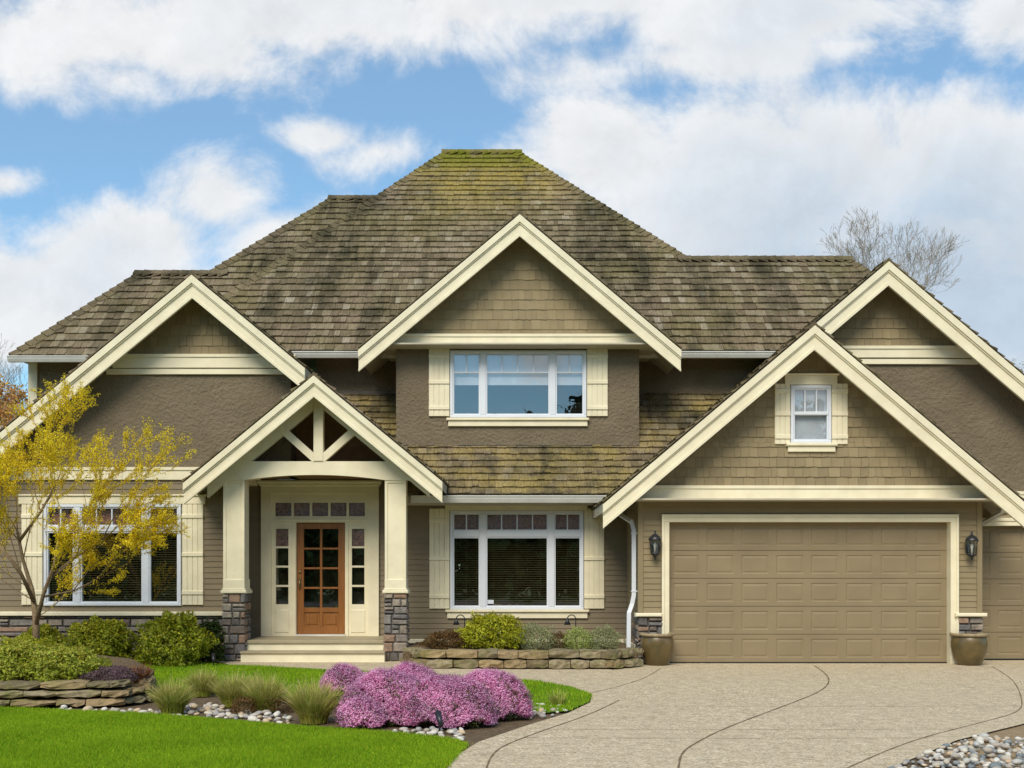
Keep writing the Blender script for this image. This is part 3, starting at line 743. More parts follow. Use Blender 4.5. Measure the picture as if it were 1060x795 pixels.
def stones(mb, x0, x1, z0, z1, y, hmin=.07, hmax=.17, lmin=.12, lmax=.42, depth=.05, axis='x', sgn=-1):
    """coursed random ashlar; face towards -y (axis x) or towards sgn*x (axis y, x0..x1 then mean y range)"""
    z = z0
    while z < z1-.02:
        h = min(random.uniform(hmin, hmax), z1-z)
        if z1-z-h < .05: h = z1-z
        x = x0
        while x < x1-.01:
            l = random.uniform(lmin, lmax); 
            if x1-x-l < .08: l = x1-x
            subs = [(z, h)] if (h < .11 or random.random() < .7) else [(z, h*.5), (z+h*.5, h*.5)]
            for zz, hh in subs:
                d_ = depth*random.uniform(.55, 1.2); g = .006; j = lambda: random.uniform(0, .010); b = .014
                P = [(x+g+j(), zz+g+j()), (x+l-g-j(), zz+g+j()), (x+l-g-j(), zz+hh-g-j()), (x+g+j(), zz+hh-g-j())]
                cxx, czz = x+l/2, zz+hh/2
                In = [(p[0]+(b if p[0] < cxx else -b)+random.uniform(-.004, .004), p[1]+(b if p[1] < czz else -b)+random.uniform(-.004, .004)) for p in P]
                tl = [random.uniform(-.008, .008) for _ in range(4)]
                def T(u, w_, dd):
                    return (u, y-dd, w_) if axis == 'x' else (y+sgn*dd, u, w_)
                V = [T(*p, 0) for p in P]+[T(*p, d_*.6) for p in P]+[T(*p, d_+t_) for p, t_ in zip(In, tl)]
                fs = [(0, 1, 5, 4), (1, 2, 6, 5), (2, 3, 7, 6), (3, 0, 4, 7), (4, 5, 9, 8), (5, 6, 10, 9), (6, 7, 11, 10), (7, 4, 8, 11), (8, 9, 10, 11)]
                mb.add(V, fs)
            x += l
        z += h
mb = MB(); mb.m(M['mortar']).box(XLW, XR1+.0, Y-.035, Y+.05, -.02, cap-.075); mb.m(M['stone']); stones(mb, XLW, XR1, 0, cap-.078, Y-.035, lmin=.16, lmax=.55)
mb.build('stone_base', house)
# upper-left rear wall seen under the left eave
Yw = 22.5
mb = MB(); mb.m(M['stucco']).box(px(39, Yw), -5, Yw, Yw+.15, 3.5, ZL-.02); mb.m(M['cream']).box(px(30, Yw), px(39, Yw), Yw-.04, Yw+.15, 3.2, ZL-.02); mb.build('rear_wall', house)

def gutter(x0, x1, y, z, h=.12, name='gutter'):
    mb = MB(); mb.m(M['gutter']).prismx([(y-.005, z), (y-.13, z), (y-.13, z-.02), (y-.118, z-.024), (y-.11, z-.06), (y-.08, z-h), (y-.005, z-h)], x0, x1)
    mb.m(M['black']).box(x0+.01, x1-.01, y-.12, y-.012, z-.001, z+.002)
    return mb.build(name, house)
gutter(XcL-.02, -5.2, YL, ZL-.015)
gutter(-4.35, gc[0]-1.0, YE, ZE-.02); gutter(gc[0]+1.5, ew1, YE, ZE-.02)
gutter(-1.83, 2.1, LY, LZ-.02, .13)
# ---- second-storey rear wall
mb = MB(); mb.m(M['stucco']).box(-4.0, 9, 21.7, 21.9, 3.3, ZE-.02); mb.build('rear_wall', house)
mb = MB(); mb.m(M['mortar']).box(-3.98, 2.7, 21.655, 21.702, lz(21.7)-.02, lz(21.7)+.06); mb.build('flashing', house)

# ---- MIDDLE BAY
Y = WGC; Zc = lambda yy: pz(yy, Y); Xc = lambda xx: px(xx, Y)
wm = dict(x0=Xc(466), x1=Xc(607), z0=Zc(432.5), z1=Zc(363))
HM = [(wm['x0']+.03, wm['x1']-.03, wm['z0']+.03, wm['z1']-.03)]
bx0, bx1 = Xc(410), Xc(661.5)
wallsheet('stucco_wall', M['stucco'], [(bx0, Zc(470)), (bx1, Zc(470)), (bx1, Zc(355)), (bx0, Zc(355))], Y, HM, style='flat')
for q0, q1 in ((bx0, bx0+.1), (bx1-.1, bx1)):
    mb = MB(); mb.m(M['stucco']).box(q0, q1, Y+.121, 21.7, 3.6, Zc(355)); mb.build('side_wall', house)
wallsheet('gable_shingles', M['wshingle'], gable_poly(gc[0], gc[1]-.05, PT, Zc(352)), Y-.05, style='shake', row=.19, w=.16)
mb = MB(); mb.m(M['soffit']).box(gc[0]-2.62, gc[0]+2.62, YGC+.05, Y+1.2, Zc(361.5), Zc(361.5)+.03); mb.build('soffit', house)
band(gc[0]-2.60, gc[0]+2.60, Zc(361), Zc(348), Y-.05, .14)
win = window(**wm, y=Y, cols=[Xc(500), Xc(572)], splits=(Zc(398), Zc(398), Zc(398)), muntin_v=(Zc(385), Zc(366), (2, 4, 2), True), blind='shade', glass='glassup', label='upper middle window reflecting the sky')
sillp(Xc(464), Xc(608), Zc(441.5), Zc(433), Y, win)
shutter(Xc(444), Xc(465.5), Zc(431), Zc(361), Y); shutter(Xc(607.5), Xc(629), Zc(431), Zc(361), Y)
mb = MB(); mb.m(M['black']).box(bx0-.01, bx1+.01, Y-.025, Y-.001, Zc(463.5), Zc(461)); mb.build('flashing', house)

# ---- MAIN GROUND-FLOOR WALL
Y = 20.0; Zc = lambda yy: pz(yy, Y); Xc = lambda xx: px(xx, Y)
wg = dict(x0=Xc(466), x1=Xc(604), z0=Zc(631), z1=Zc(528.5))
HG = [(wg['x0']+.03, wg['x1']-.03, wg['z0']+.03, wg['z1']-.03), (Xc(273), Xc(390), .36, Zc(505))]
wallsheet('siding_wall', M['siding_shaded'], [(XR1, .30), (2.2, .30), (2.2, 3.3), (XR1, 3.3)], Y, HG, label='lap siding behind the porch and around the middle window')
mb = MB(); mb.m(M['cream']).box(-2.0, 2.1, Y-.06, Y+.05, .22, .30, .01); mb.m(M['mortar']).box(-2.0, 2.1, Y-.02, Y+.05, -.02, .22); mb.build('foundation', house)
win = window(**wg, y=Y, cols=[Xc(500), Xc(570.5)], splits=None, trans=(Zc(556), Zc(549.5)), muntin_v=(Zc(549), Zc(531), (2, 4, 2), False), blind='slat_t', label='middle ground-floor window with half-open blinds')
mb = MB(); mb.m(M['white']).box(Xc(504), Xc(511), Y+.005, Y+.009, Zc(625), Zc(621)); mb.build('sticker', win)
headp(Xc(461), Xc(608), wg['z1']+.002, Zc(518), Y, win)
sillp(Xc(463), Xc(608), Zc(640), wg['z0'], Y, win)
shutter(Xc(444.5), Xc(465.5), Zc(630), Zc(526.5), Y); shutter(Xc(604.5), Xc(625.5), Zc(630), Zc(526.5), Y)
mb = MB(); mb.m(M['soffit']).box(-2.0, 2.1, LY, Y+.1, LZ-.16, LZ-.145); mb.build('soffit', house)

# ---- ENTRY
def xz(a, b, c, d_): return Xc(a), Xc(b), Zc(d_), Zc(c)     # px left,right,top,bottom
mb = MB(); mb.m(M['cream'])
X0, X1 = Xc(271), Xc(392.5); fz = .36
top = Zc(500)
holes = [xz(307, 357.5, 541, 658.3)]+[xz(285.5+19*k, 285.5+19*k+16.5, 520.5, 534.5) for k in range(5)]
for sx in (286, 364.5):
    for k in range(4): holes.append(xz(sx, sx+13, 547.5+20*k, 547.5+20*k+18))
# assemble surround from a grid that leaves the openings free
xs = sorted({X0, X1} | {h[i] for h in holes for i in (0, 1)}); zs = sorted({fz, top} | {max(h[i], fz) for h in holes for i in (2, 3)})
for a, b in zip(xs[:-1], xs[1:]):
    for c, e in zip(zs[:-1], zs[1:]):
        mx_, mz_ = (a+b)/2, (c+e)/2
        if any(h[0] < mx_ < h[1] and h[2] < mz_ < h[3] for h in holes): continue
        mb.add([(a, Y-.04, c), (b, Y-.04, c), (b, Y-.04, e), (a, Y-.04, e)], [(0, 1, 2, 3)])
for h in holes[1:]:
    a, b, c, e = h
    mb.add([(a, Y-.04, c), (b, Y-.04, c), (b, Y-.04, e), (a, Y-.04, e), (a, Y, c), (b, Y, c), (b, Y, e), (a, Y, e)], [(0, 4, 5, 1), (1, 5, 6, 2), (2, 6, 7, 3), (3, 7, 4, 0)])
a, b, c, e = holes[0]
mb.add([(a, Y-.04, fz), (b, Y-.04, fz), (b, Y-.04, e), (a, Y-.04, e), (a, Y+.06, fz), (b, Y+.06, fz), (b, Y+.06, e), (a, Y+.06, e)], [(1, 5, 6, 2), (2, 6, 7, 3), (3, 7, 4, 0)])
def rim(x0, x1, z0, z1, w, t):
    mb.box(x0, x1, Y-.04-t, Y-.039, z1-w, z1); mb.box(x0, x0+w, Y-.04-t, Y-.039, z0, z1-w); mb.box(x1-w, x1, Y-.04-t, Y-.039, z0, z1-w)
rim(X0, X1, fz, top, Xc(283)-Xc(271)-.02, .035)
rim(Xc(303.5), Xc(361), fz, Zc(537.5), .05, .02)
mb.box(Xc(282), Xc(382), Y-.065, Y-.039, Zc(540), Zc(537.5)+.0, .004)
mb.box(X0-.06, X1+.06, Y-.14, Y-.03, top-.02, top+.05, .02); mb.box(X0-.03, X1+.03, Y-.11, Y-.03, top-.06, top-.02, .01)
for sx in (285, 363.5): 
    a, b, c, e = xz(sx, sx+15, 631, 655)
    mb.box(a, b, Y-.052, Y-.039, c, e, .012)
mb.box(X0, X0+.12, Y-.0385, Y, fz, top); mb.box(X1-.12, X1, Y-.0385, Y, fz, top)
ent = mb.build('door_surround', house)
mb = MB(); mb.m(M['glasstex'])
for i, h in enumerate(holes[1:]):
    mb.m(M['glasstex'] if i < 5 or (i-5) % 4 == 0 else M['glass'])
    mb.add([(h[0], Y-.012, h[2]), (h[1], Y-.012, h[2]), (h[1], Y-.012, h[3]), (h[0], Y-.012, h[3])], [(0, 1, 2, 3)])
mb.build('pane', ent)
mb = MB(); mb.m(M['transom']).box(Xc(284), Xc(380), Y+.03, Y+.05, Zc(536), Zc(518)); mb.box(Xc(284), Xc(301), Y+.03, Y+.05, Zc(566), Zc(546)); mb.box(Xc(363), Xc(379), Y+.03, Y+.05, Zc(566), Zc(546))
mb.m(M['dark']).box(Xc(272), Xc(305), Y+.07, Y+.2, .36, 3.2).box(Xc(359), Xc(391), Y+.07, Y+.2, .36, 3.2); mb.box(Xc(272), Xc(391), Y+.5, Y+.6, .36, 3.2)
mb.build('curtain', ent)
# door leaf
a, b, c, e = holes[0]; c = fz+.03; e -= .01; a += .008; b -= .008
mb = MB(); mb.m(M['wood']); yd = Y+.01
st = Xc(314)-Xc(307); gl0, gl1 = Zc(629), Zc(547.5)
mb.box(a, a+st, yd, yd+.045, c, e, .005); mb.box(b-st, b, yd, yd+.045, c, e, .005)
mb.box(a+st, b-st, yd, yd+.045, gl1, e, .005); mb.box(a+st, b-st, yd, yd+.045, c, c+.14, .005); mb.box(a+st, b-st, yd, yd+.045, gl0-.09, gl0, .005)
mxd = (a+b)/2; mb.box(mxd-.03, mxd+.03, yd+.001, yd+.045, c+.14, gl0-.09, .004); mb.box(mxd-.022, mxd+.022, yd+.003, yd+.045, gl0, gl1, .004)
for k in range(1, 4):
    zz = gl0+(gl1-gl0)*k/4; mb.box(a+st, b-st, yd+.005, yd+.04, zz-.018, zz+.018, .004)
for p, q in ((a+st, mxd-.03), (mxd+.03, b-st)):
    mb.box(p, q, yd+.022, yd+.04, c+.14, gl0-.09); mb.box(p+.04, q-.04, yd+.01, yd+.03, c+.18, gl0-.13, .012)
door = mb.build('front_door', house); door['label'] = 'orange-brown wooden door with eight glass lights'
mb = MB(); mb.m(M['glass']).add([(a+st, yd+.02, gl0), (b-st, yd+.02, gl0), (b-st, yd+.02, gl1), (a+st, yd+.02, gl1)], [(0, 1, 2, 3)]); mb.build('door_glass', door)
mb = MB(); mb.m(M['brass']); hx = a+.055; hz = c+.90
mb.box(hx-.025, hx+.025, yd-.012, yd+.001, hz-.02, hz+.16, .006); mb.tube([(hx, yd-.01, hz+.12), (hx, yd-.05, hz+.10), (hx, yd-.055, hz), (hx, yd-.01, hz-.06)], .009, 6)
mb.lathe(hx, yd, [(0, hz+.30), (.026, hz+.29), (.026, hz+.25), (0, hz+.24)], 12); mb.build('door_handle', door)
mb = MB(); mb.m(M['gutter']).box(a-.02, b+.02, Y-.08, Y+.03, fz+.001, fz+.03); mb.build('threshold', house)

# ---- PORCH
cl, cr_ = px(241.7, 18.62), px(409.2, 18.62); cw = .2
mb = MB(); mb.m(M['tread']).box(cl+.2, cr_-.2, 18.72, 19.96, .30, .36, .008); mb.m(M['cream']).box(cl+.2, cr_-.2, 18.75, 19.95, .0, .30); mb.build('porch_floor', house)
mb = MB(); mb.m(M['tread']).box(cl+.16, cr_-.16, 18.42, 18.75, .145, .185, .008); mb.m(M['cream']).box(cl+.17, cr_-.17, 18.45, 18.748, .0, .145); mb.build('step', house)
for cx_ in (cl, cr_):
    mb = MB(); mb.m(M['cream']); yc = 18.83; zt, zb = pz(494, 18.63), pz(614, 18.63)
    w = .175
    mb.box(cx_-w, cx_+w, yc-w, yc+w, zb, zt)
    for sx, sw in ((cx_-w-.012, .05), (cx_+w-.038, .05)): mb.box(sx, sx+sw, yc-w-.018, yc-w+.002, zb+.22, zt, .004)
    mb.box(cx_-w-.012, cx_+w+.012, yc-w-.0175, yc-w+.0015, zt-.10, zt, .004)
    mb.box(cx_-w-.015, cx_+w+.015, yc-w-.022, yc+w+.015, zb, zb+.24, .006)
    mb.box(cx_-w-.05, cx_+w+.05, yc-w-.055, yc+w+.05, zb-.005, zb+.05, .012); mb.box(cx_-w-.03, cx_+w+.03, yc-w-.038, yc+w+.03, zb+.05, zb+.08, .01)
    colo = mb.build('porch_column', house)
    mb = MB(); pw = .175; mb.m(M['mortar']).box(cx_-pw, cx_+pw, yc-pw, yc+pw, -.02, zb-.005); mb.m(M['stone'])
    stones(mb, cx_-pw-.035, cx_+pw+.035, 0, zb-.01, yc-pw, .09, .2, .12, .26, .045)
    for sg, xx in ((1, cx_+pw), (-1, cx_-pw)): stones(mb, yc-pw, yc+pw, 0, zb-.01, xx, .09, .2, .14, .26, .04, 'y', sg)
    mb.build('stone_pier', colo)
# beam with arch, truss
mb = MB(); mb.m(M['cream']); yb0, yb1 = 18.62, 18.74
Zp = lambda yy: pz(yy, yb0); Xp = lambda xx: px(xx, yb0)
bt, bl, bm_ = Zp(477.5), Zp(497), Zp(491.5)
xa, xb = gpo[0]-1.92, gpo[0]+1.98
N_ = 20
for i in range(N_):
    u0, u1 = i/N_, (i+1)/N_
    i0, i1 = cl+.17, cr_-.17; x0_, x1_ = i0+(i1-i0)*u0, i0+(i1-i0)*u1
    h = lambda u: bl+(bm_-bl)*(1-(2*u-1)**2)
    mb.prism([(x0_, h(u0)), (x1_, h(u1)), (x1_, bt), (x0_, bt)], yb0, yb1)
ed = lambda z: (gpo[1]-.19-z)/.825
mb.prism([(gpo[0]-ed(bl)+.0, bl), (cl+.17, bl), (cl+.17, bt), (gpo[0]-ed(bt), bt)], yb0, yb1); mb.prism([(cr_-.17, bl), (gpo[0]+ed(bl), bl), (gpo[0]+ed(bt), bt), (cr_-.17, bt)], yb0, yb1)
beam = mb.build('porch_beam', house)
mb = MB(); mb.m(M['cream']); ax_, az = gpo[0], gpo[1]-.36
mb.box(ax_-.085, ax_+.085, yb0-.02, yb1-.01, bt-.0, az+.05, .008)
for s in (-1, 1):
    # diagonal brace from king post foot up to the rafter
    p0 = Vector((ax_+s*.05, 0, bt+.03)); p1 = Vector((ax_+s*.74, 0, bt+.03+.62)); dd = (p1-p0).normalized(); nn = Vector((-dd.z, 0, dd.x))*.065
    mb.prism([(q.x, q.z) for q in (p0-nn, p1-nn, p1+nn, p0+nn)], yb0-.006, yb1-.02)
    # inner rafter
    p0 = Vector((ax_, 0, az+.09)); p1 = Vector((ax_+s*1.95, 0, az+.09-.825*1.95)); 
    mb.prism([(p0.x, p0.z), (p1.x, p1.z), (p1.x, p1.z-.21), (p0.x, p0.z-.21)] if s > 0 else [(p0.x, p0.z-.21), (p1.x, p1.z-.21), (p1.x, p1.z), (p0.x, p0.z)], yb0+.003, yb1-.005)
mb.build('porch_truss', house)
mb = MB(); mb.m(M['ceiling']).box(-5.05, -1.9, 18.76, 19.99, 3.30, 3.34); mb.prism([(ax_-1.9, 3.34), (ax_+1.9, 3.34), (ax_, 3.34+.825*1.9)], 19.55, 19.6); mb.build('porch_ceiling', house)
for cx_ in (cl, cr_):
    mb = MB(); mb.m(M['cream']).box(cx_-.1, cx_+.1, yb1+.001, 20.0, bl, 3.3); mb.build('porch_side_beam', house)

# ---- GARAGE
Y = WGG; Zc = lambda yy: pz(yy, Y); Xc = lambda xx: px(xx, Y)
gx0, gx1 = Xc(661.5), Xc(1015); capg = Zc(634.5)
dx0, dx1, dz1 = Xc(692.5), Xc(983), Zc(540.5)
HGd = [(dx0-.02, dx1+.02, -.1, dz1+.02)]
wx = dict(x0=Xc(818), x1=Xc(860), z0=Zc(459), z1=Zc(399))
wallsheet('siding_wall', M['siding'], [(gx0, capg), (gx1, capg), (gx1, Zc(517)), (gx0, Zc(517))], Y, HGd, label='lap siding around the wide garage door')
HW = [(wx['x0']+.02, wx['x1']-.02, wx['z0']+.02, wx['z1']-.02)]
wallsheet('gable_shingles', M['wshingle'], gable_poly(gg[0], gg[1]-.05, PT+.005, Zc(504)), Y, HW, style='shake', row=.17, w=.16, tb=.016)
band(gg[0]-3.02, gg[0]+3.02, Zc(517), Zc(503), Y, .06)
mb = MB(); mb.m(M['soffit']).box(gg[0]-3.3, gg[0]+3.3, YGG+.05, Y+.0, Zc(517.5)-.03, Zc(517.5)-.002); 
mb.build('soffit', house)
win = window(**wx, y=Y, cols=[], splits=(wx['z0'],), muntin_v=(Zc(426), Zc(402), (3,), False), blind='shade', glass='glassup', meet=Zc(428), fw=.05, label='small double-hung window in the garage gable')
headp(Xc(812), Xc(866), Zc(398.5), Zc(387), Y, win); sillp(Xc(815), Xc(864), Zc(468), wx['z0'], Y, win)
shutter(Xc(801.5), Xc(817.5), Zc(460), Zc(397.5), Y, 3); shutter(Xc(860.5), Xc(877), Zc(460), Zc(397.5), Y, 3)
# casing of the door
mb = MB(); mb.m(M['cream']); cwid = Xc(692.5)-Xc(684.5)
for t_, w0 in ((.05, cwid), (.075, cwid*.35)):
    mb.box(dx0-cwid, dx0-cwid+w0, Y-t_, Y+.001, 0.0, dz1+cwid-w0, .006); mb.box(dx1+cwid-w0, dx1+cwid, Y-t_, Y+.001, 0.0, dz1+cwid-w0, .006); mb.box(dx0-cwid, dx1+cwid, Y-t_, Y+.001, dz1+cwid-w0, dz1+cwid, .006)
mb.box(dx0-.016, dx0, Y+.003, Y+.14, 0, dz1).box(dx1, dx1+.016, Y+.003, Y+.14, 0, dz1).box(dx0, dx1, Y+.003, Y+.14, dz1, dz1+.016)
mb.build('door_casing', house)
def garage_door(x0, x1, z0, z1, y, ncol, label):
    mb = MB(); mb.m(M['garage']); nr = 5; h = (z1-z0)/nr; w = (x1-x0)/ncol
    for r in range(nr):
        za_, zb_ = z0+r*h+.004, z0+(r+1)*h-.004
        for c in range(ncol):
            xa_, xb_ = x0+c*w, x0+(c+1)*w
            i0 = (.065 if c else .09), (.065 if c < ncol-1 else .09)
            A = [(xa_, za_), (xb_, za_), (xb_, zb_), (xa_, zb_)]
            px0, px1, q0, q1 = xa_+i0[0], xb_-i0[1], za_+.075, zb_-.075
            rings = [(A, 0)]+[([(px0+k, q0+k), (px1-k, q0+k), (px1-k, q1-k), (px0+k, q1-k)], dd) for k, dd in ((0, 0), (.014, .009), (.026, .009), (.05, .002))]
            V = [(p[0], y+dd, p[1]) for ring, dd in rings for p in ring]
            fs = [(k*4+i, k*4+(i+1) % 4, k*4+4+(i+1) % 4, k*4+4+i) for k in range(4) for i in range(4)]+[(16, 17, 18, 19)]
            mb.add(V, fs, (.5, .5, .5))
        mb.box(x0, x1, y+.012, y+.02, z0+r*h-.006, z0+r*h+.006)
    mb.box(x0, x1, y+.02, y+.05, z0, z1)
    mb.m(M['black']).box(x0, x1, y-.004, y+.03, z0-.02, z0+.004)
    o = mb.build('garage_door', house); o['label'] = label; return o
gd = garage_door(dx0, dx1, .02, dz1, Y+.12, 8, 'wide tan panelled garage door')
# stone bases beside the door
for a, b in ((gx0, dx0-cwid), (dx1+cwid, gx1)):
    mb = MB(); mb.m(M['mortar']).box(a, b, Y-.03, Y+.1, -.02, capg-.06); mb.m(M['stone']); stones(mb, a-.03, b+.03, 0, capg-.065, Y-.03, .09, .2, .14, .34, .05)
    if a == gx0: stones(mb, Y-.03, 18.9, 0, capg-.065, a, .09, .2, .14, .34, .04, 'y', -1)
    sb = mb.build('stone_base', house)
    mb = MB(); mb.m(M['cream']).box(a-.07, b+(.07 if b == gx1 else .0), Y-.12, Y+.12, capg-.062, capg, .015); mb.build('stone_cap', sb)
for q0, q1 in ((gx0-.02, gx0+.07), (gx1-.07, gx1+.02)):
    mb = MB(); mb.m(M['siding']).box(q0, q1, Y-.03, Y+.05, capg, Zc(517), .005); mb.build('corner_board', house)
side_wall(gx0, Y+.05, 20.0, .3, 2.95, -1, M['siding'])
side_wall(gx1, Y+.1, WG2, 0, 2.9, 1, M['siding'])
mb = MB(); mb.m(M['mortar']).box(gx0-.02, gx0+.08, 18.4, 19.99, -.02, .30); mb.m(M['cream']).box(gx0-.05, gx0+.09, 18.4, 19.99, .22, .303); mb.build('foundation', house)

# wall lamps
def wall_lamp(cx_, cz, y, label):
    mb = MB(); mb.m(M['black']); 
    mb.box(cx_-.05, cx_+.05, y-.03, y, cz-.13, cz+.03, .01)
    yc = y-.14; mb.tube([(cx_, y-.02, cz-.06), (cx_, y-.08, cz-.17), (cx_, yc, cz-.16)], .012, 6)
    S = 8
    mb.lathe(cx_, yc, [(0, cz-.26), (.012, cz-.25), (.02, cz-.21), (.045, cz-.185), (.07, cz-.165), (.075, cz-.145), (.0, cz-.145)], S)
    mb.lathe(cx_, yc, [(.0, cz+.075), (.115, cz+.075), (.115, cz+.09), (.09, cz+.13), (.05, cz+.165), (.018, cz+.185), (.014, cz+.21), (.02, cz+.225), (0, cz+.25)], S)
    for k in range(8):
        a = 2*math.pi*(k)/8; r0, r1 = .072, .095
        mb.tube([(cx_+r0*math.cos(a), yc+r0*math.sin(a), cz-.15), (cx_+r1*math.cos(a), yc+r1*math.sin(a), cz+.08)], .006, 4)
    o = mb.build('wall_lamp', house); o['label'] = label
    g = MB(); g.m(M['lampglass']); g.lathe(cx_, yc, [(.066, cz-.145), (.089, cz+.075)], 8); g.build('lamp_glass', o)
    c = MB(); c.m(M['lampbulb']); c.lathe(cx_, yc, [(0, cz-.145), (.018, cz-.14), (.018, cz-.05), (.028, cz-.02), (.022, cz+.03), (0, cz+.045)], 10); c.build('bulb', o)
M['lampglass'] = glass_mat('lamp_glass', (.85, .86, .84), .1, 0, .3)
M['lampbulb'] = mat('frosted_bulb', (.8, .78, .7), None, 5, .3)
wall_lamp(Xc(677), Zc(564), Y, 'black lantern left of the garage door'); wall_lamp(Xc(1002.3), Zc(565), Y, 'black lantern right of the garage door')
# downspouts
mb = MB(); mb.m(M['white']); yd = 18.9
yd = 18.27; x_ = px(656, yd)-.05
pts = [(px(633, LY), LY-.07, pz(525, LY)), (px(638, 19.2), 19.2, pz(530, 19.2)), (x_+.02, 18.32, pz(540, yd)), (x_+.05, yd, pz(548, yd)), (x_+.05, yd, pz(616, yd)), (x_+.02, yd, pz(625, yd)), (x_-.04, yd-.06, pz(634, yd)), (x_-.05, yd-.06, .10)]
def sq_tube(mb, pts, w=.07, d_=.055):
    P = [Vector(p) for p in pts]; V = []
    for i, p in enumerate(P):
        t = (P[min(i+1, len(P)-1)]-P[max(0, i-1)]).normalized(); s = Vector((t.z, 0, -t.x)); s = s.normalized() if s.length > .01 else Vector((1, 0, 0)); n = t.cross(s)
        V += [p+s*w/2+n*d_/2, p-s*w/2+n*d_/2, p-s*w/2-n*d_/2, p+s*w/2-n*d_/2]
    mb.add(V, [(4*i+k, 4*i+(k+1) % 4, 4*i+4+(k+1) % 4, 4*i+4+k) for i in range(len(P)-1) for k in range(4)])
sq_tube(mb, pts)
for zz in (pz(552, yd), pz(612, yd)): mb.box(x_+.005, x_+.12, yd-.035, yd+.035, zz-.01, zz+.01)
mb.build('downspout', house)
mb = MB(); mb.m(M['gutter']); sq_tube(mb, [(px(1041, 18.0), 18.0, pz(520, 18.)), (px(1038, 18.2), 18.2, pz(529, 18.2)), (px(1020, 18.7), 18.68, pz(540, 18.7)), (px(1016, 18.7), 18.7, pz(543, 18.7))]); mb.build('downspout', house)

# ---- RIGHT GABLE AND THIRD GARAGE
Y = WG2; Zc = lambda yy: pz(yy, Y); Xc = lambda xx: px(xx, Y)
xr = g2[0]+4.75
wallsheet('gable_shingles', M['wshingle'], gable_poly(g2[0], g2[1]-.05, PT+.01, Zc(361), hl=1.8), Y, style='shake', row=.18, w=.16, tb=.016)
wallsheet('stucco_wall', M['stucco'], gable_poly(g2[0], g2[1]-.05, PT+.01, Zc(512), Zc(377), hl=1.6, hr=4.75), Y, style='flat')
hw = (g2[1]-.04-Zc(359))/(PT+.01)
band(g2[0]-1.7, g2[0]+hw, Zc(371), Zc(359), Y, .07); band(g2[0]-1.7, g2[0]+hw+.12, Zc(377.5), Zc(372), Y, .05, lip=False)
band(gx1, xr, Zc(516), Zc(509), Y, .05)
wallsheet('siding_wall', M['siding'], [(gx1, Zc(537)), (xr, Zc(537)), (xr, Zc(514)), (gx1, Zc(514))], Y, label='short lap siding above the right garage door')
band(gx1, xr, Zc(544.5), Zc(536.5), Y, .06)
garage_door(gx1+.01, gx1+2.9, .02, Zc(544), Y+.10, 5, 'right garage door cut by the picture edge')
side_wall(xr, Y, 26, 0, 3.0, 1, M['siding'])

# ------------------------------------------------------------------ freestanding garden things
def planter(cx_, cy, r, h, label):
    e = empty('planter_pot', (cx_, cy, 0), label, 'planter', 'glazed pots flanking the garage door')
    mb = MB(); mb.m(M['pot']); mb.lathe(cx_, cy, [(0, .001), (r*.60, 0), (r*.64, .015), (r*.76, h*.15), (r*.88, h*.35), (r*.955, h*.55), (r*.965, h*.70), (r*.92, h*.84), (r*.87, h*.9)], 40); mb.build('pot_body', e)
    mb = MB(); mb.m(M['potrim']); mb.lathe(cx_, cy, [(r*.87, h*.89), (r*.99, h*.91), (r*1.03, h*.94), (r*1.02, h*.985), (r*.94, h), (r*.86, h*.99), (r*.84, h*.90)], 40); mb.build('rim', e)
    mb = MB(); mb.m(M['soil']); mb.lathe(cx_, cy, [(r*.85, h*.9), (0, h*.915)], 24); mb.build('potting_soil', e)
q = gp(682, 689.5); planter(q.x, q.y+.22, .29, .54, 'olive glazed pot left of the wide garage door, next to the downspout')
q = gp(1009, 689.5); planter(q.x, q.y+.22, .30, .54, 'olive glazed pot right of the wide garage door, before the second door')

def leafcloud(center, rad, n, size, rng, shell=.55, flat=0.5, lumps=None, up=.4, zmin=None, clump=0):
    """leaf quads through a lumpy ellipsoid volume, denser towards its surface"""
    d_ = rng.normal(0, 1, (n, 3)); d_ /= np.linalg.norm(d_, axis=1)[:, None]; d_[:, 2] = np.where(d_[:, 2] < -.7, -d_[:, 2], d_[:, 2])
    ph = rng.uniform(0, 6.28, 6)
    lump = 1+.12*np.sin(d_[:, 0]*5+ph[0])*np.sin(d_[:, 2]*5+ph[1])+.10*np.sin(d_[:, 0]*9+ph[2]+d_[:, 1]*7)+.08*np.sin(d_[:, 2]*13+ph[3]+d_[:, 0]*11)
    r = (shell+(1-shell)*rng.uniform(0, 1, n)**.6)*lump+rng.normal(0, .025, n)
    P = np.array(center)+d_*r[:, None]*np.array(rad)
    if clump:
        k = rng.randint(0, n, max(1, n//clump)); P = P[k][rng.randint(0, len(k), n)]+rng.normal(0, 1, (n, 3))*size*1.2
    if zmin is not None: P[:, 2] = np.maximum(P[:, 2], zmin+rng.uniform(0, .05, n))
    # leaf frame
    nn = d_*.6+rng.normal(0, .55, (n, 3))+np.array([0, 0, up]); nn /= np.linalg.norm(nn, axis=1)[:, None]
    t = rng.normal(0, 1, (n, 3)); t -= nn*(t*nn).sum(1)[:, None]; t /= np.linalg.norm(t, axis=1)[:, None]; b = np.cross(nn, t)
    s = size*rng.uniform(.6, 1.3, n)[:, None]
    V = np.stack([P-t*s, P+b*s*flat, P+t*s, P-b*s*flat], 1)
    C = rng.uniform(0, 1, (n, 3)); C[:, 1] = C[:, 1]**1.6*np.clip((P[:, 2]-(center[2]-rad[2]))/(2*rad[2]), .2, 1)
    return V, C
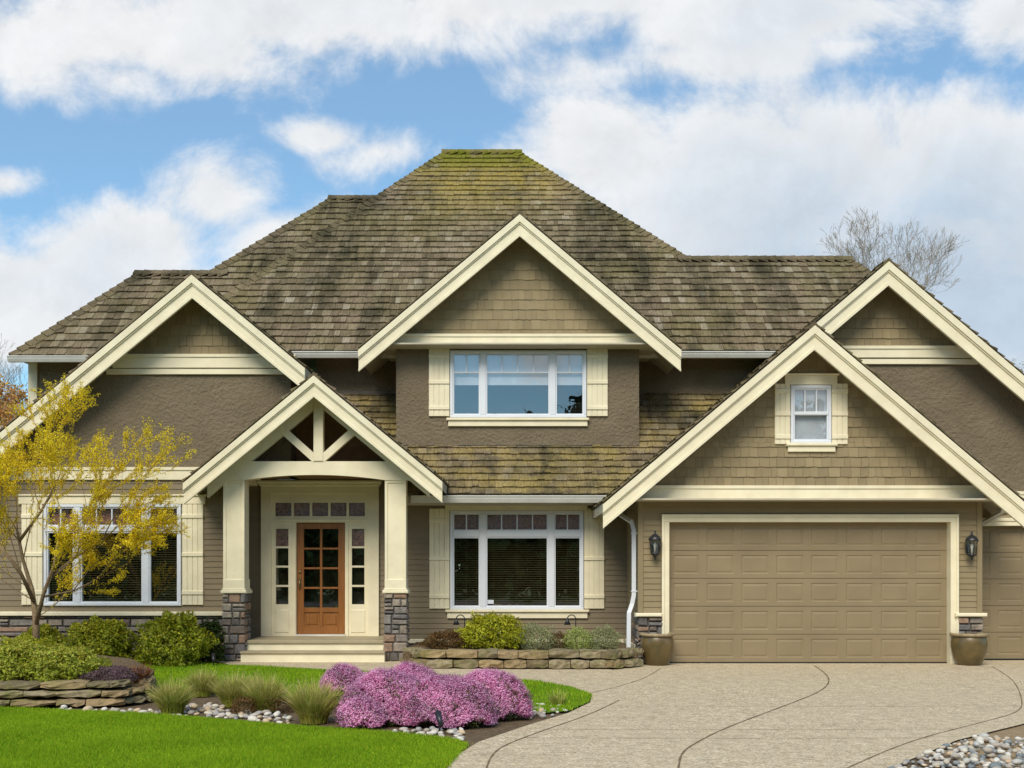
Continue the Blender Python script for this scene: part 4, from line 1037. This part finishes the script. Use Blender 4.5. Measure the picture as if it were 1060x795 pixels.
def shrub(name, label, cat, c, rad, n, size, mt, base=0., stems=7, group=None, flat=.45, shell=.5, clump=0, inner=None):
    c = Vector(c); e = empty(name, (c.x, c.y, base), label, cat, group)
    rng = np.random.RandomState(abs(hash((round(c.x, 2), round(c.y, 2)))) % 99991)
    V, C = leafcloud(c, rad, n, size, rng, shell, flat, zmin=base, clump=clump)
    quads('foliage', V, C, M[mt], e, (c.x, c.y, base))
    mb = MB(); mb.m(M['bark'])
    for i in range(stems):
        a = i*2.4; k = .55
        mb.tube([(c.x+.03*math.cos(a), c.y+.03*math.sin(a), base-.02), (c.x+rad[0]*.3*math.cos(a), c.y+rad[1]*.3*math.sin(a), base+(c.z-base)*.8), (c.x+rad[0]*k*math.cos(a), c.y+rad[1]*k*math.sin(a), c.z+rad[2]*.4)], [.014, .01, .004], 5)
    mb.build('stem', e)
    return e
def on(pxx, pyy_base, z): return gp(pxx, pyy_base, z)
def shrub_px(name, label, cat, xc, ytop, ybot, wpx, n, size, mt, z=0., depth=None, **k):
    p = gp(xc, ybot, z) if depth is None else Vector((px(xc, depth), depth, z))
    rx = wpx/2*p.y/F*1.12; top = pz(ytop, p.y)+.02; rz = (top-z)*.60; n = int(n*1.7)
    return shrub(name, label, cat, (p.x, p.y+rx*.3, top-rz), (rx, rx*.85, rz), n, size, M and mt, base=z, **k)
GR = 'rhododendrons along the stone base'
shrub_px('rhododendron', 'small round green shrub behind the thin yellow tree trunk', 'shrub', 40, 650, 676, 42, 3200, .030, 'rhodo', z=.12, depth=17.9, group=GR)
shrub_px('rhododendron', 'round yellow-green shrub between the yellow tree and the largest wall shrub', 'shrub', 98, 643, 686, 66, 6500, .032, 'rhodo', depth=17.6, group=GR)
shrub_px('rhododendron', 'largest round yellow-green shrub against the stone base under the left window', 'shrub', 174, 637, 686, 68, 7000, .032, 'rhodo', depth=17.6, group=GR)
shrub_px('evergreen_shrub', 'narrow dark green shrub squeezed beside the left porch pier', 'shrub', 216, 643, 685, 28, 2600, .026, 'rhododark', depth=18.2)
shrub_px('mounded_shrub', 'low olive green mound at the left picture edge on the stone terrace', 'shrub', 10, 667, 706, 76, 6500, .022, 'olive', z=.26, depth=12.85)
shrub_px('mounded_shrub', 'low olive green mound on the stone terrace right of the tree trunk', 'shrub', 60, 672, 706, 80, 7000, .021, 'olive', z=.26, depth=12.85)
shrub_px('golden_shrub', 'small golden-green shrub behind the terrace mounds at the left', 'shrub', 20, 660, 690, 60, 3200, .022, 'rhodo', z=.25, depth=14.4)
shrub_px('groundcover_plant', 'low purple-grey heath trailing over the left stone terrace', 'shrub', 116, 693, 708, 58, 3400, .014, 'purple', z=.26, depth=12.75)
def spiky(name, label, cat, c, h, r, n, mt, base=0., wid=.006, lean=.6, group=None, part='blades'):
    c = Vector(c); e = empty(name, (c.x, c.y, base), label, cat, group); rng = np.random.RandomState(int(abs(c.x*977+c.y*131)) % 9999)
    a = rng.uniform(0, 6.283, n); rr = r*.38*np.sqrt(rng.uniform(0, 1, n)); ln = h*rng.uniform(.35, 1.12, n); sp = rng.uniform(0, 1, n)**.6*lean; ln *= (1.08-.35*sp)
    o = np.c_[c.x+rr*np.cos(a), c.y+rr*np.sin(a), np.full(n, base)]
    a2 = a+rng.normal(0, .9, n); dirx, diry = np.cos(a2), np.sin(a2)
    side = np.c_[-np.sin(a2+rng.uniform(-1.5, 1.5, n)), np.cos(a2), np.zeros(n)]
    segs = []; pts = []
    for k in range(4):
        s = k/3.; out = sp*ln*(s**1.7); z = ln*s*(1-.32*sp*s)
        pts.append(o+np.c_[dirx*out, diry*out, z])
    W = [wid, wid*.9, wid*.6, wid*.12]
    for k in range(3): segs.append(np.stack([pts[k]-side*W[k], pts[k]+side*W[k], pts[k+1]+side*W[k+1], pts[k+1]-side*W[k+1]], 1))
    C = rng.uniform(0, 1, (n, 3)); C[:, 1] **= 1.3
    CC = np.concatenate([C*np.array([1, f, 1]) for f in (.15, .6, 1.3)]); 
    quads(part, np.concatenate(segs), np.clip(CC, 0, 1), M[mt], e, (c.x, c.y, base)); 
    return e
for xc, yb, ht, w, lab in ((174, 741, 44, 1, 'green tuft of grass nearest the left stone terrace'), (206, 722, 34, .9, 'faded blond grass tuft on the back lawn side'),
                           (238, 733, 42, 1, 'upright green-blond grass tuft in the middle of the pebble bed'), (272, 738, 46, 1.05, 'blond grass tuft with a brown base left of the round tuft'),
                           (322, 750, 54, 1.2, 'golden green grass tuft touching the pink heather'), (254, 728, 34, .8, 'small straw-coloured grass tuft behind the others')):
    p = gp(xc, yb); h = ht*p.y/F*.86
    spiky('ornamental_grass', lab, 'grass tuft', (p.x, p.y+.15, 0), h*1.0, .30*w, int(2000*w), 'ograss', wid=.0042, lean=.78, group='ornamental grass tufts in the island bed')
for xc, yb, hh, w in ((285, 738, 15, 46), (250, 740, 12, 30)):
    p = gp(xc, yb)
    shrub('low_heath', 'brown low heath at the foot of the grass tufts' if xc == 285 else 'thin brown heath patch behind the white pebbles', 'shrub', (p.x, p.y+.1, .06), (w/2*p.y/F, .2, .13), 1600, .012, 'redshrub', base=0, stems=3)
p = gp(140, 706, .25); spiky('rusty_fern', 'rusty orange spiky plant on the end of the left stone terrace', 'plant', (p.x, p.y+.1, .25), .24, .3, 220, 'orangeplant', base=.25, wid=.010, lean=.9)
p = gp(577, 731); spiky('ornamental_grass', 'small yellow-green tuft on the lawn tip right of the heather', 'grass tuft', (p.x, p.y, 0), .2, .2, 200, 'ograss', wid=.005, lean=.7)

# heather mounds
def heather(label, xc, ytop, ybot, wpx, n, z=0.):
    p = gp(xc, ybot, z); rx = wpx/2*p.y/F; top = pz(ytop, p.y+rx*.5); rz = top*.95; cy = p.y+rx*.55
    e = empty('heather', (p.x, cy, 0), label, 'flowering shrub', 'pink heather mounds in the island bed'); rng = np.random.RandomState(int(xc*7+ybot))
    # short flower spikes standing out from a mound
    n2 = n; d_ = rng.normal(0, 1, (n2, 3)); d_[:, 2] = np.abs(d_[:, 2]); d_ /= np.linalg.norm(d_, axis=1)[:, None]
    d_ = d_[d_[:, 2] > .10+.10*np.sin(d_[:, 0]*6+xc)]; n2 = len(d_)
    gap = np.sin(d_[:, 0]*17+xc)*np.sin(d_[:, 1]*15+d_[:, 2]*12)+.6*np.sin(d_[:, 2]*23+d_[:, 0]*9); d_ = d_[(gap > -.75) | (rng.uniform(0, 1, n2) < .25)]; n2 = len(d_)
    lump = 1+.045*np.sin(d_[:, 0]*5+xc)*np.sin(d_[:, 1]*5+2)+.025*np.sin(d_[:, 0]*11+xc)*np.sin(d_[:, 1]*13+d_[:, 2]*9)
    P = np.array([p.x, cy, 0])+d_*lump[:, None]*np.array([rx, rx*.62, rz])*.95
    ax = d_*.9+rng.normal(0, .3, (n2, 3))+np.array([0, 0, .55]); ax /= np.linalg.norm(ax, axis=1)[:, None]
    L = rng.uniform(.035, .085, n2); Vs = []; Cs = []
    base = rng.uniform(0, 1, (n2, 3)); base[:, 0] = .5*base[:, 0]+.5*(.5+.5*np.sin(P[:, 0]*9+P[:, 2]*14+xc))
    for k in range(5):
        q = P+ax*(L*(k/4.)-.02)[:, None]+rng.normal(0, .005, (n2, 3)); s = (.0105*(1-.1*k)*rng.uniform(.7, 1.2, n2))[:, None]
        t = rng.normal(0, 1, (n2, 3)); t -= ax*(t*ax).sum(1)[:, None]*.6; t /= np.linalg.norm(t, axis=1)[:, None]; b = np.cross(t, ax); b /= np.linalg.norm(b, axis=1)[:, None]
        Vs.append(np.stack([q-t*s-b*s*.3, q+b*s-t*s*.2, q+t*s, q-b*s+t*s*.2], 1)); c = base.copy(); c[:, 1] = np.clip(c[:, 1]*(.3+k*.22), 0, 1); Cs.append(c)
    V = np.concatenate(Vs); V[:, :, 2] = np.maximum(V[:, :, 2], .02)
    quads('blossom', V, np.concatenate(Cs), M['pink'], e, (p.x, cy, 0))
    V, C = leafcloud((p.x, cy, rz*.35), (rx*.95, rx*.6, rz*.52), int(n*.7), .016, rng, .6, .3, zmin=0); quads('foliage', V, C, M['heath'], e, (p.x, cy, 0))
heather('small pink heather mound at the back left of the heather group', 354, 687, 719, 52, 4500)
heather('wide front pink heather mound in the middle of the group', 398, 692, 752, 112, 15000)
heather('pink heather mound spilling to the front right over the pebbles', 463, 697, 755, 98, 12500)
heather('pink heather mound at the right end of the group beside the driveway', 507, 691, 747, 88, 11000)
heather('pink heather mound behind the middle, its top peeking over', 423, 686, 730, 80, 8000)
heather('brownish green-edged pink heather at the front foot of the group', 372, 722, 755, 52, 2600)

# retaining walls: dry stacked slabs
def slab(mb, x0, x1, y0, y1, z0, z1, ang=0., piv=(0, 0)):
    V = []; nx = 4
    for i in range(nx+1):
        u = i/nx; e = .018 if i in (0, nx) else 0
        for (yy, zz) in ((y0, z0+.012), (y0-.012, (z0+z1)/2), (y0+.004, z1-.012), (y0+.02, z1), (y1, z1), (y1, z0)):
            V.append([x0+(x1-x0)*u, yy+e*1.5+random.uniform(-.022, .022), zz+(-e*.5 if zz > (z0+z1)/2 else e*.5)+random.uniform(-.011, .011)])
    m_ = 6; fs = [(i*m_+k, (i+1)*m_+k, (i+1)*m_+(k+1) % m_, i*m_+(k+1) % m_) for i in range(nx) for k in range(m_)]+[tuple(range(m_)), tuple(range(nx*m_, nx*m_+m_))[::-1]]
    mb.add(V, fs, None, False)
def path_wall(mb, path, zs, lmin, lmax, depth):
    P = [Vector(p) for p in path]; seg = [(b-a).length for a, b in zip(P[:-1], P[1:])]; T = sum(seg)
    def at(s):
        for a, b, l in zip(P[:-1], P[1:], seg):
            if s <= l: return a.lerp(b, s/l), (b-a).normalized()
            s -= l
        return P[-1], (P[-1]-P[-2]).normalized()
    for ci, (z0, z1) in enumerate(zs):
        s = random.uniform(-.2, 0)
        while s < T:
            l = random.uniform(lmin, lmax); c, t = at(min(max(s+l/2, 0), T)); t.z = 0; t.normalize(); back = Vector((-t.y, t.x, 0)); off = ci*.035+random.uniform(-.02, .02)
            if s+l > T: l = max(T-s, .12)
            tmp = MB(); slab(tmp, -l/2+.006, l/2-.006, 0, depth, z0+.004+random.uniform(0, .008), z1-random.uniform(0, .015)); a = math.atan2(t.y, t.x)+random.uniform(-.04, .04)
            V = [Vector((v[0]*math.cos(a)-v[1]*math.sin(a), v[0]*math.sin(a)+v[1]*math.cos(a), v[2]))+Vector((c.x, c.y, 0))+back*off for v in tmp.v]
            mb.add(V, tmp.f); s += l
mb = MB(); mb.m(M['wallstone'])
pth = [gp(-160, 733), gp(-40, 733.5), gp(60, 733), gp(120, 732), gp(158, 727)]
path_wall(mb, pth, [(0, .10), (.10, .20), (.20, .30)], .18, .62, .3)
pth2 = [gp(158, 727)+Vector((0, .1, 0)), gp(163, 718), gp(150, 706)]
path_wall(mb, pth2, [(0, .12), (.12, .24)], .25, .5, .25)
tag(mb.build('retaining_wall'), 'low wall of flat mossy stone slabs at the left edge of the front lawn', 'stone wall')
mb = MB(); mb.m(M['soil']); pr = [gp(-160, 731), gp(60, 730), gp(150, 726), gp(158, 715), gp(135, 700), gp(60, 690), gp(-160, 688)]
mb.add([(p.x, p.y+.06, .26) for p in pr]+[(p.x, p.y+.06, -.01) for p in pr], [tuple(range(7))]+[(i, (i+1) % 7, 7+(i+1) % 7, 7+i) for i in range(7)]); tag(mb.build('terrace_soil'), kind='structure')
mb = MB(); mb.m(M['wallstone'])
path_wall(mb, [gp(418, 689.5), gp(430, 692), gp(540, 693), gp(640, 693), gp(666, 690)], [(0, .155), (.155, .31)], .26, .52, .28)
tag(mb.build('retaining_wall'), 'two-course mossy block wall below the middle window bed', 'stone wall')
mb = MB(); mb.m(M['soil']); mb.box(-1.8, 2.05, 17.5, 19.93, -.005, .25); tag(mb.build('bed_soil'), kind='structure')
DB = 17.95
shrub_px('golden_shrub', 'large bushy golden-green shrub below the middle window', 'shrub', 511, 636, 676, 66, 6500, .026, 'goldleaf', z=.25, depth=DB)
shrub_px('rusty_shrub', 'low rusty red shrub at the left end of the middle bed', 'shrub', 462, 655, 676, 46, 3500, .018, 'redshrub', z=.25, depth=DB-.05)
shrub_px('lavender_bush', 'grey-green fuzzy bush right beside the golden shrub', 'shrub', 556, 647, 676, 42, 4000, .017, 'lavgreen', z=.25, depth=DB-.1, flat=.25)
shrub_px('lavender_bush', 'brown twiggy low bush between two green bushes of the middle bed', 'shrub', 579, 656, 676, 24, 1800, .015, 'redshrub', z=.25, depth=DB, flat=.25)
shrub_px('lavender_bush', 'pale lime fuzzy bush under the right shutter of the middle window', 'shrub', 598, 651, 676, 30, 3000, .017, 'lavlight', z=.25, depth=DB-.1, flat=.25)
shrub_px('lavender_bush', 'pale grey fuzzy bush at the right end of the middle bed', 'shrub', 626, 650, 676, 32, 3200, .017, 'lavgreen', z=.25, depth=DB-.1, flat=.25)

# landscape lights
def hook_light(xc, ytop, depth, base, label):
    x = px(xc, depth); z = pz(ytop, depth); e = empty('path_light', (x, depth, base), label, 'garden light', 'black hooked path lights')
    mb = MB(); mb.m(M['black']); r = .075
    mb.tube([(x, depth, base-.05), (x, depth, z-r)]+[(x-r+r*math.cos(a), depth, z-r+r*math.sin(a)) for a in (0.3, .8, 1.3, 1.8, 2.3, 2.8, 3.1)], .009, 6); mb.build('hooked_pole', e)
    mb = MB(); mb.m(M['black']); mb.lathe(x-2*r, depth, [(0, z-r+.01), (.02, z-r), (.03, z-r-.03), (.062, z-r-.10), (.058, z-r-.10), (.0, z-r-.05)], 14); mb.build('lamp_shade', e)
hook_light(481, 636.5, 18.9, .25, 'black hooked path light left of the golden shrub, below the window')
hook_light(596, 636.5, 18.9, .25, 'black hooked path light behind the lime bush, below the right shutter')
def spot(xc, yb, label):
    p = gp(xc, yb); e = empty('spotlight', (p.x, p.y, 0), label, 'garden light'); mb = MB(); mb.m(M['black']); mb.tube([(p.x, p.y, -.02), (p.x, p.y, .10)], .01, 6); mb.build('stake', e)
    mb = MB(); mb.m(M['black']); mb.tube([(p.x+.02, p.y-.05, .08), (p.x-.02, p.y+.04, .2)], [.025, .034], 12); mb.build('lamp_head', e)
spot(455, 759, 'small dark spotlight leaning at the front foot of the pink heather'); spot(221, 690, 'small black spotlight in front of the dark shrub by the porch')

# river stones
import bmesh
protos = []
for i in range(7):
    bm = bmesh.new(); bmesh.ops.create_icosphere(bm, subdivisions=2, radius=1)
    sx, sy, sz = random.uniform(.85, 1.3), random.uniform(.7, 1.), random.uniform(.5, .72)
    for v in bm.verts:
        k = 1+.22*mnoise.noise(v.co*1.3+Vector((i*7.3, 2, 1))); v.co = Vector((v.co.x*sx, v.co.y*sy, v.co.z*sz))*k
    for f in bm.faces: f.smooth = True
    me = bpy.data.meshes.new('river_stone'); bm.to_mesh(me); bm.free(); protos.append(me)
def river(region, n, smin, smax, mt, group, label, zb=0., pile=0., keep=999):
    made = []
    pts = []; P = [Vector((p.x, p.y, 0)) for p in region]; xs_ = [p.x for p in P]; ys_ = [p.y for p in P]; placed = 0; tries = 0
    while placed < n and tries < n*60:
        tries += 1; x, y = random.uniform(min(xs_), max(xs_)), random.uniform(min(ys_), max(ys_))
        if not in_poly(P, np.array([x]), np.array([y]))[0]: continue
        s = smin+(smax-smin)*random.random()**1.6
        lay = 0
        if any((x-a)**2+(y-b)**2 < ((s+c)*.78)**2 for a, b, c in pts):
            if pile and random.random() < .1 and not any((x-a)**2+(y-b)**2 < (c*.5)**2 for a, b, c in pts): lay = 1
            else: continue
        pts.append((x, y, s)); made.append((s, x, y, lay, random.randrange(7), (random.uniform(-.25, .25), random.uniform(-.25, .25), random.uniform(0, 6.28)))); placed += 1
    made.sort(reverse=True)
    for s, x, y, lay, k, rot in made[:keep]:
        me = protos[k]; key = me.name+mt.name; m2 = cache.get(key)
        if m2 is None: m2 = me.copy(); m2.materials.append(mt); m2.name = 'river_stone'; cache[key] = m2
        o = bpy.data.objects.new('river_stone', m2); COL.objects.link(o); o.location = (x, y, zb+s*.32+lay*pile); o.scale = (s, s, s); o.rotation_euler = rot
        tag(o, label, 'stone', group)
    if made[keep:]:
        bm = bmesh.new(); lay_ = None
        from mathutils import Euler
        for n_, (s, x, y, lay, k, rot) in enumerate(made[keep:]):
            nv = len(bm.verts); bm.from_mesh(protos[k]); bm.verts.ensure_lookup_table()
            bmesh.ops.transform(bm, matrix=Matrix.LocRotScale(Vector((x, y, zb+s*.32+lay*pile)), Euler(rot), Vector((s, s, s))), verts=bm.verts[nv:])
        me = bpy.data.meshes.new('small_stones'); bm.to_mesh(me); n = len(bm.verts); bm.free(); me.materials.append(M['smallstone'])
        at = me.attributes.new('rnd', 'FLOAT_COLOR', 'POINT'); per = len(protos[0].vertices); r_ = rs.uniform(0, 1, (n//per, 3))
        at.data.foreach_set('color', np.c_[np.repeat(r_, per, 0), np.ones(n)].astype(np.float32).ravel())
        o = bpy.data.objects.new('small_stones', me); COL.objects.link(o); tag(o, 'small river stones filling between the larger ones, '+('bottom right corner' if pile else 'left lawn edge'), 'stones', kind='stuff')
    return placed
cache = {}
river(G((912, 800), (990, 768), (1012, 763), (1100, 768), (1110, 800)), 290, .018, .050, M['cobble'], 'multicoloured river stones in the bottom right corner', 'smooth river stone among many in the bottom right corner beside the driveway', pile=.045, keep=150)
river(G((60, 733), (160, 736), (200, 731), (215, 730), (300, 741), (300, 750.5), (200, 742.5), (110, 739), (60, 735)), 130, .022, .058, M['cobblepale'], 'pale river stones edging the left bed', 'pale river stone edging the front lawn below the grass tufts', keep=86)
river(G((404, 756), (478, 755), (486, 766), (470, 766.5), (404, 759)), 34, .022, .05, M['cobblepale'], 'pale river stones below the heather', 'pale river stone below the pink heather mounds')
river(G((545, 730), (575, 730), (590, 735), (560, 745), (530, 748)), 30, .022, .05, M['cobblepale'], 'pale river stones at the lawn tip', 'pale river stone between heather and the lawn tip')

# ------------------------------------------------------------------ trees
def grow(mb, p, d_, L, r, depth, rng, tips, spread=.5, up=.15, seg=4, ratio=.72, kids=(2, 3), minr=.003, wig=.18, all_pts=None):
    pts = [p.copy()]; rad = [r]; q = p.copy(); dd = d_.copy()
    for i in range(seg):
        dd = (dd+Vector((rng.normal(0, wig), rng.normal(0, wig), rng.normal(0, wig*.6)+up))*.5).normalized(); q = q+dd*L/seg; pts.append(q.copy()); rad.append(max(minr, r*(1-.45*(i+1)/seg)))
    mb.tube(pts, rad, 6 if r > .02 else 4 if r > .008 else 3, True, None, False)
    if all_pts is not None and depth <= 3:
        for a, b in zip(pts[:-1], pts[1:]): all_pts.append((a, b))
    if depth == 0: tips.append((q, dd)); return
    n = rng.randint(kids[0], kids[1]+1)
    for k in range(n+1):
        s = len(pts)-1 if k < 2 else rng.randint(1, len(pts)); base = pts[s]
        ax = Vector(rng.normal(0, 1, 3)); side = dd.cross(ax).normalized(); nd = (dd*(1-spread*.4)+side*spread*rng.uniform(.5, 1.2)).normalized()
        grow(mb, base, nd, L*ratio*rng.uniform(.8, 1.15), max(minr, rad[s]*.68), depth-1, rng, tips, spread, up, seg, ratio, kids, minr, wig, all_pts)
# yellow tree: two slender leaning stems with a spreading fan
def yellow_tree():
    Yt = 16.6; bx = px(38, Yt); e = empty('yellow_tree', (bx, Yt, .2), 'small ornamental tree with fresh yellow leaves before the left window', 'tree')
    rng = np.random.RandomState(5); tips = []; ap = []
    mb = MB(); mb.m(M['bark'])
    P = lambda x, y, dy=0.: Vector((px(x, Yt+dy), Yt+dy, pz(y, Yt+dy)))
    stems = [[P(38, 676), P(37, 640), P(33, 610, .1), P(24, 580, .2), P(18, 550, .3)], [P(37, 648), P(45, 615, -.2), P(56, 585, -.4), P(60, 560, -.5)],
             [P(35, 622), P(20, 590, -.3), P(-5, 560, -.5)], [P(52, 598, -.3), P(80, 575, -.3), P(105, 560, -.2)], [P(20, 560, .25), P(42, 530, .3), P(56, 505, .4)], [P(44, 618, -.2), P(75, 612, .1), P(100, 600, .3)]]
    rr = [[.062, .05, .038, .028, .022], [.038, .030, .023, .018], [.035, .028, .02], [.025, .02, .014], [.028, .02, .014], [.018, .014, .01]]
    for s, r in zip(stems, rr): mb.tube(s, r, 8, True)
    starts = [(stems[0][-1], (-.1, .1, 1)), (stems[0][-1], (-.6, 0, 1)), (stems[0][3], (.3, -.3, 1)), (stems[1][-1], (.3, -.2, 1)), (stems[1][-1], (.9, .1, .8)), (stems[2][-1], (-.6, 0, .8)), (stems[2][-1], (.1, -.3, .9)),
              (stems[3][-1], (.75, 0, .75)), (stems[3][-1], (.35, .2, 1)), (stems[3][1], (.4, -.2, .9)), (stems[4][-1], (.45, .1, 1)), (stems[4][-1], (-.15, -.2, 1)), (stems[4][1], (.5, .2, .9)), (stems[5][-1], (.8, 0, .35)), (stems[5][1], (.6, -.2, .6)), (stems[0][2], (-.9, -.1, .5)), (stems[0][2], (-.5, -.4, .8)), (stems[2][1], (-.2, -.3, 1)), (stems[2][0], (-.9, -.2, .6)), (stems[3][0], (.9, -.2, .5)), (stems[3][1], (.9, .2, .35)), (stems[5][-1], (.7, -.3, .6)), (stems[1][1], (.6, -.5, .6)), (stems[4][0], (-.8, 0, .9)), (stems[4][1], (-.5, .3, 1)), (stems[0][1], (.7, .3, .55))]
    for p, d_ in starts: grow(mb, p, Vector(d_).normalized(), rng.uniform(.50, .68), .011, 4, rng, tips, .46, .07, 3, .74, (2, 2), .0022, .11, ap)
    mb.build('trunk', e)
    # small leaf and blossom clusters strung along the outer twigs
    V = []; C = []
    for a, b in ap:
        a = np.array(a); b = np.array(b); n = 5
        for k in range(n):
            q = a+(b-a)*rng.uniform(0, 1)+rng.normal(0, .014, 3)
            for j in range(2):
                t = rng.normal(0, 1, 3); t /= np.linalg.norm(t); w = np.cross(t, rng.normal(0, 1, 3)); w /= np.linalg.norm(w); s = rng.uniform(.008, .016); qq = q+rng.normal(0, .01, 3)
                V.append([qq-t*s, qq+w*s*.6, qq+t*s, qq-w*s*.6]); C.append(rng.uniform(0, 1, 3))
    quads('crown', np.array(V), np.array(C), M['yleaf'], e, (bx, Yt, .2)); print('yellow leaves', len(V))
yellow_tree()
def bare_tree(x, ytop, Yt, w, label, seed, mt='barkpale', name='bare_tree', depth=7, L0=.27, leaf=None, spread=.5, r0=.16, twig=.0055, hb=.68):
    X = px(x, Yt); H = pz(ytop, Yt); e = empty(name, (X, Yt, 0), label, 'tree'); rng = np.random.RandomState(seed); tips = []; ap = []
    mb = MB(); mb.m(M[mt])
    mb.tube([(X, Yt, -.1), (X+.1, Yt, H*.4), (X, Yt, H*hb)], [r0*1.3, r0, r0*.8], 8)
    for k in range(5):
        a = k*1.26+seed; grow(mb, Vector((X, Yt, H*(hb-.10+.022*k))), Vector((math.cos(a)*w, math.sin(a)*w, 1)).normalized(), (H*(1.03-hb))*L0, r0*.4, depth, rng, tips, spread, .16, 3, .76, (1, 2), twig, .10, ap)
    mb.build('trunk', e)
    if leaf:
        V = []; C = []
        for a, b in ap:
            a = np.array(a); b = np.array(b)
            for k in range(leaf[1]):
                q = a+(b-a)*rng.uniform(0, 1)+rng.normal(0, leaf[2]*2, 3); t = rng.normal(0, 1, 3); t /= np.linalg.norm(t); w_ = np.cross(t, rng.normal(0, 1, 3)); w_ /= np.linalg.norm(w_); s = leaf[2]*rng.uniform(.6, 1.3)
                V.append([q-t*s, q+w_*s*.6, q+t*s, q-w_*s*.6]); C.append(rng.uniform(0, 1, 3))
        quads('crown', np.array(V), np.array(C), M[leaf[0]], e, (X, Yt, 0))
    return e
bare_tree(916, 226, 48, .42, 'tall leafless pale tree rising behind the right part of the roof', 3)
bare_tree(1050, 350, 60, .5, 'leafless budding tree at the right edge behind the roof slope', 9, leaf=('greybud', 1, .05), depth=5)
bare_tree(0, 385, 34, .6, 'red and orange leafing tree behind the left end of the house', 4, leaf=('redleaf', 2, .05), depth=5, name='red_tree')
bare_tree(2, 345, 55, .4, 'thin leafless tree at the far left edge beyond the red tree', 12, depth=5)
# wood across the road, behind the viewpoint (seen reflected in the glass)
rng = np.random.RandomState(3); VV = []; CC = []
for k in range(44):
    x = -66+k*3.1+rng.uniform(-1, 1); y = -27+rng.uniform(-3, 3); h = rng.uniform(8.5, 13)
    V, C = leafcloud((x, y, h*.50), (3.6, 2.6, h*.5), 1700, .42, rng, .4, .7); VV.append(V); CC.append(C)
    V, C = leafcloud((x, y+2.5, 1.6), (3.4, 1.6, 2.6), 900, .34, rng, .3, .7); VV.append(V); CC.append(C)
tag(quads('wood', np.concatenate(VV), np.concatenate(CC), M['woodfar'], None, (0, -30, 0)), 'dark far-off wood reflected in the ground-floor window glass', 'trees', kind='stuff')
print('objects', len(bpy.data.objects))
